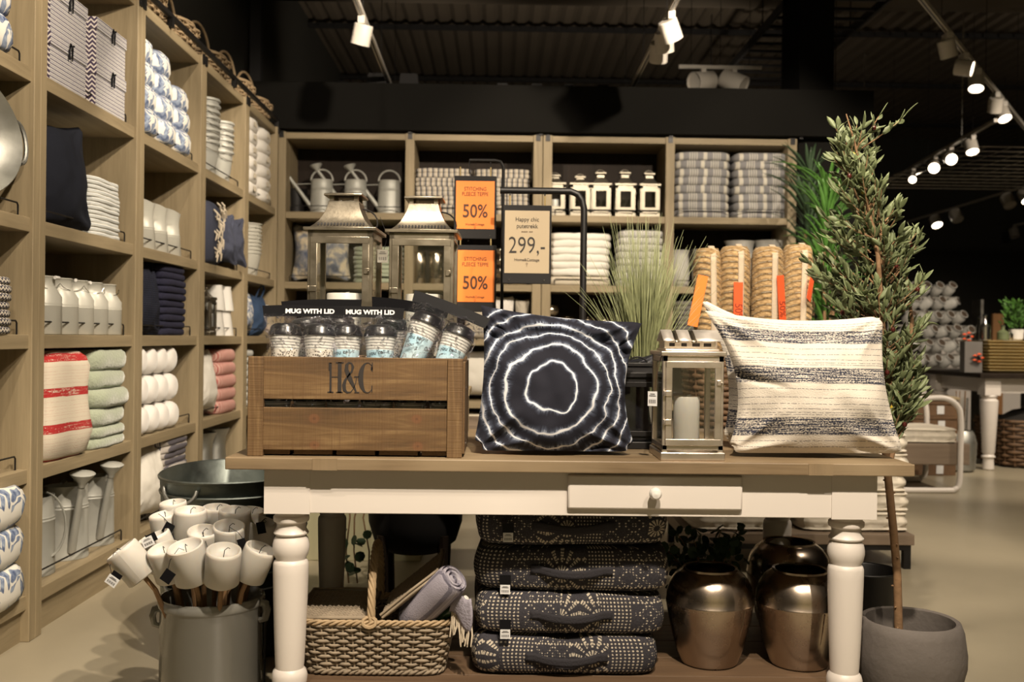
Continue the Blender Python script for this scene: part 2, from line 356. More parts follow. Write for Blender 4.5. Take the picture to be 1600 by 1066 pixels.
nn = g.noise(g.co('Object', scale=(60, 60, 200)), 1, 4)
c = g.ramp(nn, [(.3, (.20, .12, .05)), (.7, (.50, .34, .16))]); c = g.mix(g.ma('MULTIPLY', g.band(s1, .0, .0035, .0008), g.ss(g.noise(v, 70, 2), .4, .5)), c, (.66, .56, .42))
g.bump(g.ma('ADD', g.ma('SINE', g.ma('MULTIPLY', s1, 240)), g.ma('MULTIPLY', nn, .8)), .7, .006); g.fin(c, .85)
plain('leaf_olive', (.115, .14, .062), .55, 0, .55, 9); plain('leaf_dark', (.035, .065, .03), .5, 0, .4, 9); plain('leaf_bright', (.065, .17, .028), .45, 0, .5, 6)
plain('leaf_grass', (.23, .25, .12), .55, 0, .5, 25); plain('bark', (.20, .115, .055), .85, 0, .35, 30, 50, .6, .005); plain('olive_fruit', (.05, .008, .006), .3, 0, .5, 40); plain('olive_yellow', (.45, .32, .03), .35)
plain('rubber_red', (.55, .05, .02), .5); plain('green_bottle', (.02, .05, .02), .1)
plain('house_white', (.8, .7, .6), .3, .8)
plain('gold_tray', (.46, .35, .16), .4, .35, .2, 12)
metal('pewter_tags', (.4, .38, .34), .35, (.2, .19, .17))
# setting
g = G('concrete_floor'); v = g.co(); n = g.noise(v, .9, 6, .6, .8); n2 = g.noise(v, 9, 4)
c = g.mix(n, (.27, .235, .165), (.36, .315, .225)); c = g.mix(g.ma('MULTIPLY', n2, .3), c, (.22, .19, .14))
g.fin(c, g.ma('ADD', g.ma('MULTIPLY', n, .25), .2), spec=.45)
plain('ceiling_metal', (.085, .068, .048), .7, 0, .2, 1.5)
plain('black_wall_paint', (.008, .0075, .0065), .9, 0, .2, 1, spec=.08); plain('plaster_wall', (.40, .38, .24), .8, 0, .06, 1)
plain('dark_wall', (.03, .028, .022), .9, 0, .2, 1)

# ---------------------------------------------------------------- mesh helpers
def smooth_path(pts, n=6):
    """smooth curve through the points"""
    p = [Vector(q) for q in pts]; p = [p[0]*2-p[1]]+p+[p[-1]*2-p[-2]]; out = []
    for i in range(1, len(p)-2):
        for k in range(n):
            t = k/n; a, b, c, d = p[i-1:i+3]; out.append(.5*((2*b)+(c-a)*t+(2*a-5*b+4*c-d)*t*t+(3*b-a-3*c+d)*t**3))
    return out+[p[-2]]
class MB:
    def __init__(s): s.v = []; s.f = []; s.uv = []; s.mi = []; s.cur = 0
    def add(s, vs, fs, uvs=None, M=None):
        b = len(s.v)
        s.v += [tuple(M @ Vector(p)) for p in vs] if M else [tuple(p) for p in vs]
        s.f += [tuple(i+b for i in f) for f in fs]; s.mi += [s.cur]*len(fs)
        s.uv += [[(0, 0)]*len(f) for f in fs] if uvs is None else [[uvs[i] for i in f] for f in fs]
        return s
    def box(s, c, d, M=None, taper=1):
        x, y, z = d[0]/2, d[1]/2, d[2]/2; t = taper
        vs = [(c[0]+a*x*(t if k > 0 else 1), c[1]+b*y*(t if k > 0 else 1), c[2]+k*z) for k in (-1, 1) for a, b in ((-1, -1), (1, -1), (1, 1), (-1, 1))]
        return s.add(vs, [(3, 2, 1, 0), (4, 5, 6, 7), (0, 1, 5, 4), (1, 2, 6, 5), (2, 3, 7, 6), (3, 0, 4, 7)], M=M)
    def lathe(s, prof, seg=28, M=None, sx=1, sy=1, n=2, capb=True, capt=True, uvp=False):
        vs = []; fs = []; uv = []; m = len(prof)
        for j, (r, z) in enumerate(prof):
            for i in range(seg+1):
                a = 2*PI*i/seg; c, q = cos(a), sin(a)
                if n != 2: c = math.copysign(abs(c)**(2/n), c); q = math.copysign(abs(q)**(2/n), q)
                vs.append((r*c*sx, r*q*sy, z)); uv.append((i/seg, z))
        for j in range(m-1):
            for i in range(seg):
                a = j*(seg+1)+i; fs.append((a, a+1, a+seg+2, a+seg+1))
        if capb and prof[0][0] > 1e-5: fs.append(tuple(range(seg-1, -1, -1)))
        if capt and prof[-1][0] > 1e-5: fs.append(tuple((m-1)*(seg+1)+i for i in range(seg)))
        return s.add(vs, fs, uv, M)
    def tube(s, pts, r, seg=8, closed=False, M=None, flat=1):
        pts = [Vector(p) for p in pts]; n = len(pts); vs = []; fs = []
        rs = r if isinstance(r, (list, tuple)) else [r]*n
        up = None
        for i, p in enumerate(pts):
            if closed: t = pts[(i+1) % n]-pts[i-1]
            else: t = pts[min(i+1, n-1)]-pts[max(i-1, 0)]
            if t.length < 1e-9: t = Vector((0, 0, 1))
            t.normalize()
            if up is None: up = t.orthogonal().normalized()
            up = (up-t*up.dot(t)); up = up.normalized() if up.length > 1e-6 else t.orthogonal().normalized()
            w = t.cross(up)
            for k in range(seg):
                a = 2*PI*k/seg; vs.append(p+up*cos(a)*rs[i]+w*sin(a)*rs[i]*flat)
        for i in range(n if closed else n-1):
            j = (i+1) % n
            for k in range(seg): fs.append((i*seg+k, i*seg+(k+1) % seg, j*seg+(k+1) % seg, j*seg+k))
        if not closed: fs.append(tuple(range(seg-1, -1, -1))); fs.append(tuple((n-1)*seg+k for k in range(seg)))
        return s.add(vs, fs, M=M)
    def poly(s, pts, th, M=None, holes=None):
        """polygon in the x-z plane (front at y=0), thickness th towards +y"""
        n = len(pts); vs = [(x, 0, z) for x, z in pts]+[(x, th, z) for x, z in pts]
        fs = [tuple(range(n)), tuple(range(2*n-1, n-1, -1))]+[(i, i+n, (i+1) % n+n, (i+1) % n) for i in range(n)]
        return s.add(vs, fs, M=M)
    def surf(s, fn, nu, nv, M=None, wrapu=False):
        vs = []; uv = []; fs = []
        for j in range(nv+1):
            for i in range(nu+1):
                u, v = i/nu, j/nv; vs.append(fn(u, v)); uv.append((u, v))
        for j in range(nv):
            for i in range(nu):
                a = j*(nu+1)+i; fs.append((a, a+1, a+nu+2, a+nu+1))
        return s.add(vs, fs, uv, M)
    def soft(s, w, d, prof, n=8, seg=40, amp=0, fr=8, seed=0, M=None, u0=0):
        """prof: (inset, z) rings; plan is a superellipse w x d"""
        vs = []; uv = []; fs = []; per = 2*(w+d)
        for ins, z in prof:
            for i in range(seg+1):
                a = 2*PI*i/seg-PI*.75; c, q = cos(a), sin(a)
                # even spacing along the rounded rectangle
                mx = max(abs(c), abs(q)); c2, q2 = c/mx, q/mx; L = (abs(c2)**n+abs(q2)**n)**(1/n); c2, q2 = c2/L, q2/L
                x, y = (w/2-ins)*c2 if w/2 > ins else 0, (d/2-ins)*q2 if d/2 > ins else 0
                if amp:
                    k = noise.noise(Vector((x*fr+seed*3.1, y*fr, z*fr*1.5+seed))); x += c2*k*amp; y += q2*k*amp; z2 = z+noise.noise(Vector((x*fr, y*fr+seed*7.7, z*fr)))*amp*.7
                else: z2 = z
                z2 = max(z2, .0) if z >= 0 else z2
                vs.append((x, y, z2)); uv.append((u0+per*i/seg, z))
        m = len(prof)
        for j in range(m-1):
            for i in range(seg):
                a = j*(seg+1)+i; fs.append((a, a+1, a+seg+2, a+seg+1))
        fs.append(tuple(range(seg-1, -1, -1))); fs.append(tuple((m-1)*(seg+1)+i for i in range(seg)))
        return s.add(vs, fs, uv, M)
    def build(s, name, mat, parent=None, smooth=True, bevel=0, loc=None, rot=None, sharp=38, thick=0, sub=0, bseg=2):
        me = bpy.data.meshes.new(name); me.from_pydata(s.v, [], s.f)
        mats = mat if isinstance(mat, (list, tuple)) else [mat]
        for k in mats: me.materials.append(MATS[k])
        ul = me.uv_layers.new(name='UV'); flat = [c for f in s.uv for q in f for c in q]; ul.data.foreach_set('uv', flat)
        if len(mats) > 1: me.polygons.foreach_set('material_index', s.mi)
        if smooth: me.polygons.foreach_set('use_smooth', [True]*len(s.f)); me.set_sharp_from_angle(angle=R(sharp))
        me.update(); o = bpy.data.objects.new(name, me); COL.objects.link(o)
        if parent: o.parent = parent
        if loc is not None: o.location = loc
        if rot is not None: o.rotation_euler = rot
        if thick: m = o.modifiers.new('s', 'SOLIDIFY'); m.thickness = thick; m.offset = 0
        if bevel: m = o.modifiers.new('b', 'BEVEL'); m.width = bevel; m.segments = bseg; m.limit_method = 'ANGLE'
        if sub: m = o.modifiers.new('u', 'SUBSURF'); m.levels = sub; m.render_levels = sub
        return o
def T(x, y, z): return Matrix.Translation((x, y, z))
def RX(a): return Matrix.Rotation(a, 4, 'X')
def RY(a): return Matrix.Rotation(a, 4, 'Y')
def RZ(a): return Matrix.Rotation(a, 4, 'Z')
def thing(name, label, cat, loc=(0, 0, 0), rz=0, group=None, rot=None):
    o = bpy.data.objects.new(name, None); COL.objects.link(o); o.empty_display_size = .05
    o.location = loc; o.rotation_euler = rot if rot else (0, 0, rz)
    return tag(o, label, cat, group)
def tag(o, label, cat, group=None, kind=None):
    o['label'] = label; o['category'] = cat
    if group: o['group'] = group
    if kind: o['kind'] = kind
    return o
def dup(root, loc, rz=0, label=None, group=None, rot=None, scale=None):
    r = root.copy(); COL.objects.link(r); r.location = loc; r.rotation_euler = rot if rot else (0, 0, rz)
    if scale: r.scale = (scale,)*3 if not isinstance(scale, tuple) else scale
    if label: r['label'] = label
    if group: r['group'] = group
    for ch in root.children:
        c = ch.copy(); COL.objects.link(c); c.parent = r
        for q in ch.children:
            d = q.copy(); COL.objects.link(d); d.parent = c
    return r
def struct(o): o['kind'] = 'structure'; return o
ORD = ['first', 'second', 'third', 'fourth', 'fifth', 'sixth', 'seventh', 'eighth', 'ninth', 'tenth', 'eleventh', 'twelfth', 'thirteenth']
def fromtop(i, n):   # i counted from the bottom
    k = n-1-i
    return 'topmost' if k == 0 else ('lowest' if i == 0 else ORD[k]+' from top')
def along(i, n, a='leftmost', b='rightmost', side='left'):
    return a if i == 0 else (b if i == n-1 else ORD[i]+' from the '+side)
def text(s_, size, parent, loc, mat='ink', rot=(PI/2, 0, 0), align='CENTER', sx=1, name='lettering', ext=.0006, off=0):
    c = bpy.data.curves.new('t', 'FONT'); c.body = s_; c.size = size; c.align_x = align; c.align_y = 'CENTER'; c.extrude = ext; c.offset = off; c.resolution_u = 4
    o = bpy.data.objects.new('t', c); COL.objects.link(o); dg = bpy.context.evaluated_depsgraph_get()
    me = bpy.data.meshes.new_from_object(o.evaluated_get(dg)); bpy.data.objects.remove(o); bpy.data.curves.remove(c)
    me.materials.clear(); me.materials.append(MATS[mat]); r = bpy.data.objects.new(name, me); COL.objects.link(r)
    r.parent = parent; r.location = loc; r.rotation_euler = rot; r.scale = (sx, 1, 1); return r

# ================================================================ THE SETTING
def bx(name, c, d, mat, parent=None, bevel=0, smooth=False):
    return MB().box((0, 0, 0), d).build(name, mat, parent, smooth, bevel, loc=c)
struct(bx('floor', (2.5, 9, -.05), (18, 26, .1), 'concrete_floor'))
CZ = 4.85
m = MB(); x = -6.0
while x < 11.4:
    m.add([(x, -4, CZ), (x+.05, -4, CZ-.045), (x+.13, -4, CZ-.045), (x+.18, -4, CZ), (x+.18, 22, CZ), (x+.13, 22, CZ-.045), (x+.05, 22, CZ-.045), (x, 22, CZ)], [(0, 1, 6, 7), (1, 2, 5, 6), (2, 3, 4, 5)]); x += .18
m.box((2.5, 9, CZ+.06), (18, 26, .1))
struct(m.build('ceiling', 'ceiling_metal', smooth=False))
struct(bx('wall_left', (-2.32, 5.2, CZ/2), (.12, 18, CZ), 'dark_wall'))
struct(bx('wall_back', (.33, 8.33, 1.53), (5.3, .12, 3.06), 'black_wall_paint'))
struct(bx('wall_far', (2.5, 18.0, CZ/2), (18, .12, CZ), 'dark_wall'))
struct(bx('wall_front', (2.5, -4.5, CZ/2), (18, .12, CZ), 'plaster_wall'))
struct(bx('wall_right', (11.0, 9, CZ/2), (.12, 26, CZ), 'dark_wall'))
struct(bx('trim_1', (.33, 7.98, 2.90), (5.1, .6, .36), 'black_wall_paint'))
struct(bx('column', (2.47, 8.05, CZ/2), (.27, .5, CZ), 'black_wall_paint'))
for i, y in enumerate((11.6, 13.9, 16.4)):
    m = MB(); x = -5.5
    m.box((2.5, 0, 0), (17, .06, .05))
    while x < 10.5: m.box((x, -.04, .0), (.11, .03, .04)); x += .18
    struct(m.build('beam', 'matt_black', smooth=False, loc=(0, y, CZ-.12)))
struct(MB().tube([(-6, 0, 0), (11, 0, 0)], .42, 24).build('trim_2', 'ceiling_metal', loc=(0, 9.5, 4.75)))
struct(bx('trim_3', (-2.12, 8.6, 3.9), (.09, .09, 1.9), 'matt_black'))

# ================================================================ BOOKCASES
ROWS = [.17, .63, 1.12, 1.545, 2.09]; TOPZ = 2.71
def bookcase(label, Wd, loc, rz, parts, pw, back, ax='x', depth=.45, proud=.012, ends=None):
    """local: x along the front (0..Wd), front plane y=0, depth to +y"""
    t = thing('bookcase', label, 'bookcase', loc, rz, 'oak bookcases')
    for k in range(parts+1):
        w = pw; x0 = k*(Wd-pw)/parts+pw/2
        MB().box((x0, depth/2-proud/2, TOPZ/2), (w, depth+proud, TOPZ)).build('side_panel' if k in (0, parts) else 'partition', 'oak_z', t, False, .003)
    iw = (Wd-pw)/parts
    for k in range(parts):
        xc = k*iw+pw/2+iw/2
        for r, z in enumerate(ROWS):
            MB().box((xc, depth/2, z-.026), (iw-pw, depth, .052)).build('shelf', 'oak_x', t, False, .002)
            if r > 0 or back == 'oak_z':
                tb = MB(); a, b = xc-iw/2+pw/2+.03, xc+iw/2-pw/2-.03; zz = z+.05
                tb.tube([(a, .03, z), (a, .03, zz-.008), (a+.008, .03, zz), (b-.008, .03, zz), (b, .03, zz-.008), (b, .03, z)], .0035, 6)
                tb.build('shelf_rail', 'black_metal', t)
    MB().box((Wd/2, depth/2, TOPZ+.001), (Wd-.004, depth-.01, .05)).build('top_board', 'oak_x', t, False, .003, loc=(0, 0, -.028))
    MB().box((Wd/2, .03, .058), (Wd-pw*2, .02, .118)).build('plinth', 'oak_x', t, False)
    MB().box((Wd/2, depth+.008, TOPZ/2), (Wd-.01, .012, TOPZ-.02)).build('back_panel', back, t, False)
    for k in range(parts+1):
        MB().box((k*(Wd-pw)/parts+pw/2, -proud-.004, TOPZ-.02), (.035, .006, .055)).build('bracket', 'black_metal', t, False)
    return t
LX = -1.71
YB = [2.70, 3.69, 4.71, 5.70, 6.68, 7.62]
lw = ['closest to the camera at the left edge', 'holding the patterned boxes and dark pillow', 'holding the galvanised jugs and white rolls', 'holding the bucket stacks and fringed throws', 'at the far corner holding the white rolls']
for i in range(5):
    bookcase('oak bookcase along the left wall '+lw[i], YB[i+1]-YB[i], (LX, YB[i], 0), PI/2, 1, .05, 'oak_z')
BY = 7.75
bookcase('wide oak bookcase of the back wall with watering cans, left of the double post', 2.06, (-1.74, BY, 0), 0, 2, .07, 'oak_dark')
bookcase('wide oak bookcase of the back wall with small lanterns, right of the double post', 1.98, (.325, BY, 0), 0, 2, .07, 'oak_dark')
# black rails running along the top of the bookcases
for nm, a, b, lb in (('top_rail', (LX-.0, 2.7, 2.765), (LX-.0, 7.6, 2.765), 'long black metal rail on top of the left bookcases, in front of the baskets'),
                     ('top_rail', (-1.72, BY-.02, 2.765), (2.33, BY-.02, 2.765), 'long black metal rail on top of the back bookcases')):
    t = thing(nm, lb, 'rail', (0, 0, 0), 0)
    MB().tube([a, b], .016, 8).build('bar', 'black_metal', t)
    for k in range(5):
        p = Vector(a).lerp(Vector(b), k/4); MB().box((p.x, p.y, 2.735), (.03, .03, .06)).build('bar_foot', 'black_metal', t, False)

# ================================================================ MAIN TABLE
TZ = .782
tb = thing('display_table', 'long white painted farmhouse table with wooden top and turned legs', 'table', (.21, 3.3, 0))
m = MB(); ys = [-.475, -.31, -.12, .06, .25, .475]
for i in range(5): m.box((0, (ys[i]+ys[i+1])/2, TZ-.0175), (1.965, ys[i+1]-ys[i]-.003, .035))
m.build('table_top', 'table_top_wood_x', tb, False, .003)
for sx in (-1, 1):
    MB().box((sx*.70+(.012 if sx > 0 else 0), -.4735, TZ-.0175), (.07, .004, .033)).build('wood_patch', 'table_top_wood_z', tb, False)
LEGP = [(.034, .10), (.05, .110), (.052, .130), (.048, .145), (.041, .153), (.0425, .17), (.046, .25), (.0495, .35), (.0515, .43), (.0515, .458), (.049, .467), (.044, .472), (.0445, .476), (.050, .486), (.0535, .503), (.0535, .515), (.050, .532), (.044, .541), (.0435, .544), (.050, .547), (.051, .551), (.045, .560), (.042, .572), (.043, .580), (.051, .585), (.0525, .592), (.0515, .599), (.046, .603), (.047, .608), (.053, .613), (.053, .618)]
for lx, ly in ((-.815, -.365), (.825, -.365), (-.815, .36), (.825, .36)):
    q = MB().lathe([(.03, .0), (.034, .02), (.034, .10)]+LEGP[1:], 40).box((0, 0, .681), (.132, .132, .132))
    q.build('leg', 'white_paint', tb, True, .003, loc=(lx, ly, 0), sharp=30)
AZ = .683
MB().box((0, -.417, AZ), (1.52, .022, .13)).build('front_apron', 'white_paint', tb, False, .002)
MB().box((0, .41, AZ), (1.52, .022, .13)).build('back_apron', 'white_paint', tb, False, .002)
for sx in (-.865, .875): MB().box((sx, 0, AZ), (.022, .6, .13)).build('side_apron', 'white_paint', tb, False, .002)
dr = MB().box((.245, -.4345, .689), (.505, .016, .100)).build('drawer', 'white_paint', tb, True, .006)
MB().lathe([(.006, 0), (.006, .012), (.013, .016), (.018, .025), (.018, .033), (.012, .042), (.0, .045)], 24).build('knob', 'white_ceramic', dr, loc=(.241, -.440, .690), rot=(PI/2, 0, 0))
sh = MB()
for i in range(5): sh.box((0, -.36+i*.18, .09), (1.74, .176, .024))
sh.build('lower_shelf', 'platform_wood', tb, False, .002)
SZ = .102

# ================================================================ GENERIC GOODS
def slab(w, d, t, mat, parent=None, name='folded_towel', n=7, amp=.004, seed=0, layers=1, seg=44, fr=14):
    r = min(t*.5/layers, .05); m = MB(); prof = [(min(w, d)*.28, 0.0)]
    for k in range(layers):
        z0 = t*k/layers; z1 = t*(k+1)/layers; h = z1-z0
        for a in (-80, -50, -20, 15, 45, 78): prof.append((r*.55*(1-cos(R(a)))+(.002 if abs(a) > 70 else 0), (z0+z1)/2+h/2*sin(R(a))))
    prof.append((min(w, d)*.28, t)); prof[0] = (min(w, d)*.28, 0.0)
    return m.soft(w, d, prof, n, seg, amp, fr, seed).build(name, mat, parent, sharp=70)
def stack(n, x, y, z, rz, w, d, t, mat, name, cat, desc, group, layers=2, jit=.006, amp=.004, fn=None, squash=0, nn=7):
    """n folded pieces on top of each other; every piece is an object"""
    src = None; zz = z
    for i in range(n):
        lb = (fromtop(i, n)+' of the '+desc) if n > 1 else desc
        p = (x+rnd.uniform(-jit, jit), y+rnd.uniform(-jit, jit), zz); a = rz+rnd.uniform(-jit, jit)*4
        if i < 2 or src is None:
            o = slab(w, d, t, mat, None, name, nn, amp, i+x*7, layers); o.location = p; o.rotation_euler = (0, 0, a); src = o if i == 0 else src; o2 = o
        else:
            o = (src if i % 2 else o2).copy(); COL.objects.link(o); o.location = p; o.rotation_euler = (0, 0, a+(PI if i % 3 == 0 else 0))
        tag(o, lb, cat, group); zz += t*(1-.02)
def pillow_mb(w, h, t, seed=0, pull=(.04, .04, .04, .04), corners=None, pw=2.2, amp=.006, nu=44, fold=None, base=.5, ears=(.11, .11, .11, .11)):
    """local x across, z up from 0, thickness along y; corners bl, br, tr, tl"""
    if corners is None: corners = [(-w/2, 0), (w/2, 0), (w/2, h), (-w/2, h)]
    bl, br, tr, tl = [Vector((a, 0, b)) for a, b in corners]
    def pos(u, v, sgn):
        p = bl*(1-u)*(1-v)+br*u*(1-v)+tr*u*v+tl*(1-u)*v
        su, sv = sin(PI*u)**.75 if 0 < u < 1 else 0, sin(PI*v)**.75 if 0 < v < 1 else 0
        p.x += pull[0]*sv*(1-u)**2-pull[1]*sv*u**2
        p.z += pull[2]*su*(1-v)**2-pull[3]*su*v**2
        for cn, cu, cv, ek in ((bl, 0, 0, ears[0]), (br, 1, 0, ears[1]), (tr, 1, 1, ears[2]), (tl, 0, 1, ears[3])):
            p += ((bl+br+tr+tl)/4-cn)*ek*math.exp(-(((u-cu)**2+(v-cv)**2)/.0022))
        e = (max(0, 1-abs(2*u-1)**pw)*max(0, 1-abs(2*v-1)**pw))**.55
        e *= 1+.25*(.5-v)
        y = sgn*t/2*e
        k = noise.noise(Vector((u*3+seed, v*3, sgn)))*.5+noise.noise(Vector((u*9+seed, v*7, sgn*2)))*.25
        y += k*amp*2*min(1, e*3)
        # corner creases
        for cu, cv in ((0, 0), (1, 0), (1, 1), (0, 1)):
            d = math.hypot(u-cu, v-cv); a = math.atan2(abs(v-cv), abs(u-cu)+1e-6)
            y += -sgn*amp*1.3*math.exp(-((d-.22)/.13)**2)*abs(sin(a*5+seed+cu*2))*min(1, e*4)
        if fold:
            y += fold(u, v, sgn)*min(1, e*3)
        return Vector((p.x, y, p.z))
    m = MB(); m.surf(lambda u, v: pos(u, v, -1), nu, nu); b = MB(); b.surf(lambda u, v: pos(1-u, v, 1), nu, nu)
    b.uv = [[(1-a, c) for a, c in f] for f in b.uv]
    k = len(m.v); m.v += b.v; m.f += [tuple(i+k for i in f) for f in b.f]; m.uv += b.uv; m.mi += b.mi
    return m
def pillow(w, h, t, mat, loc, lean=0, rz=0, label='', cat='pillow', group=None, name='pillow', **kw):
    o = pillow_mb(w, h, t, **kw).build(name, mat, sharp=180); o.location = loc
    o.rotation_euler = (Matrix.Rotation(rz, 3, 'Z') @ Matrix.Rotation(-lean, 3, 'X')).to_euler()
    return tag(o, label, cat, group)
def roll_mb(r, L, seg=28, turns=4, seed=0, spiral=False):
    """textile roll along y from 0 to L (front end at y=0 shows the spiral)"""
    m = MB(); prof = []
    for k in range(9):
        a = PI/2*k/8; prof.append((r*(.0+1.0*sin(a)) if k < 8 else r, -.0))
    vs = []
    p = [(0.001, .0), (r*.35, .001), (r*.6, .006), (r*.8, .016), (r*.93, .032), (r, .055), (r*1.01, L*.3), (r*.99, L*.7), (r, L-.02), (r*.8, L), (.001, L)]
    if spiral: p = [(0.001, .012), (r*.12, .0), (r*.25, .002), (r*.32, .012), (r*.40, .0), (r*.52, .0), (r*.58, .012), (r*.65, .0), (r*.78, .0), (r*.84, .012), (r*.90, .002), (r, .012)]+p[6:]
    m.lathe([(a, b) for a, b in p], seg, RX(-PI/2))
    m.v = [(x*(1+.05*noise.noise(Vector((x*20, y*9, seed)))), y, z*(1+.06*noise.noise(Vector((z*20, y*9, seed+5))))) for x, y, z in m.v]
    return m
LR = PI/2   # turn for things on the left bookcases: their front faces +x
def lpos(Y, z, back=.0): return (LX-back, Y, z)
def LY(px, x=LX): return P(px, 528, 1).x and (x/((P(px, 528, 1).x)))   # depth of the left front plane seen at pixel column px
# ---- watering can
def watering_can(label, loc, rz, mat, h=.27, r=.085, group=None, spout='long', rose=True, tilt=0, handle='top'):
    t = thing('watering_can', label, 'watering can', loc, rz, group)
    MB().lathe([(r, 0), (r*1.02, .008), (r, .016), (r*.97, h*.68), (r*1.0, h*.69), (r*.965, h*.71), (r*.99, h*.73), (r*.95, h*.75), (r*.93, h*.97), (r*.96, h), (r*.93, h), (r*.9, h*.96), (r*.9, h*.3), (0.001, h*.3)], 40, sy=.8, capt=False).build('body', mat, t)
    if spout == 'long':
        b = Vector((0, -r*.75, h*.12)); e = Vector((0, -r*2.05, h*1.10))
    else:
        b = Vector((-r*.8, 0, h*.15)); e = Vector((-r*3.4, 0, h*1.3))
    MB().tube([b, b.lerp(e, .5), e], [r*.2, r*.17, r*.13], 14).build('spout', mat, t)
    d = (e-b).normalized(); up = Vector((0, 0, 1)) if rose else d
    q = d.to_track_quat('Z', 'Y').to_matrix().to_4x4()
    M = T(*e) @ q
    if rose: M = T(*e) @ Matrix.Rotation(0, 4, 'X') @ (d*.35+Vector((0, 0, .55))).normalized().to_track_quat('Z', 'Y').to_matrix().to_4x4()
    ro = MB().lathe([(r*.14, -.02), (r*.2, 0), (r*.52, .032), (r*.55, .038), (r*.50, .042), (.001, .046)], 28, M).build('rose', mat, t)
    if spout == 'long':
        MB().tube([Vector((0, r*.9*.8*cos(a)+r*.2, h*.97)) if False else Vector((0, r*.75*sin(a)*1.25+r*.4, h*.62+h*.42*cos(a))) for a in [PI*k/14-.3 for k in range(15)]], .009, 8, flat=.4).build('handle', mat, t)
    else:
        MB().tube([Vector((r*1.0*cos(a)*.95, 0, h*.97+r*1.0*sin(a))) for a in [PI*k/14 for k in range(15)]], .007, 8).build('handle', mat, t)
        MB().tube([b.lerp(e, .62), (0, 0, h*.9)], .004, 6).build('spout_brace', mat, t)
    return t
# ---- pot, jug, vase by profile
def pot(name, label, cat, loc, prof, mat, group=None, seg=36, sx=1, sy=1, rz=0, thick=0):
    o = MB().lathe(prof, seg, sx=sx, sy=sy).build(name, mat, sharp=50); o.location = loc; o.rotation_euler = (0, 0, rz)
    return tag(o, label, cat, group)
def hollow(prof, t=.004, depth=None):
    """adds an inner wall to an open profile"""
    z0 = prof[0][1] if depth is None else depth
    inner = [(max(r-t, .001), z) for r, z in reversed(prof) if z > z0+t]
    return prof+inner+[(.001, inner[-1][1])]
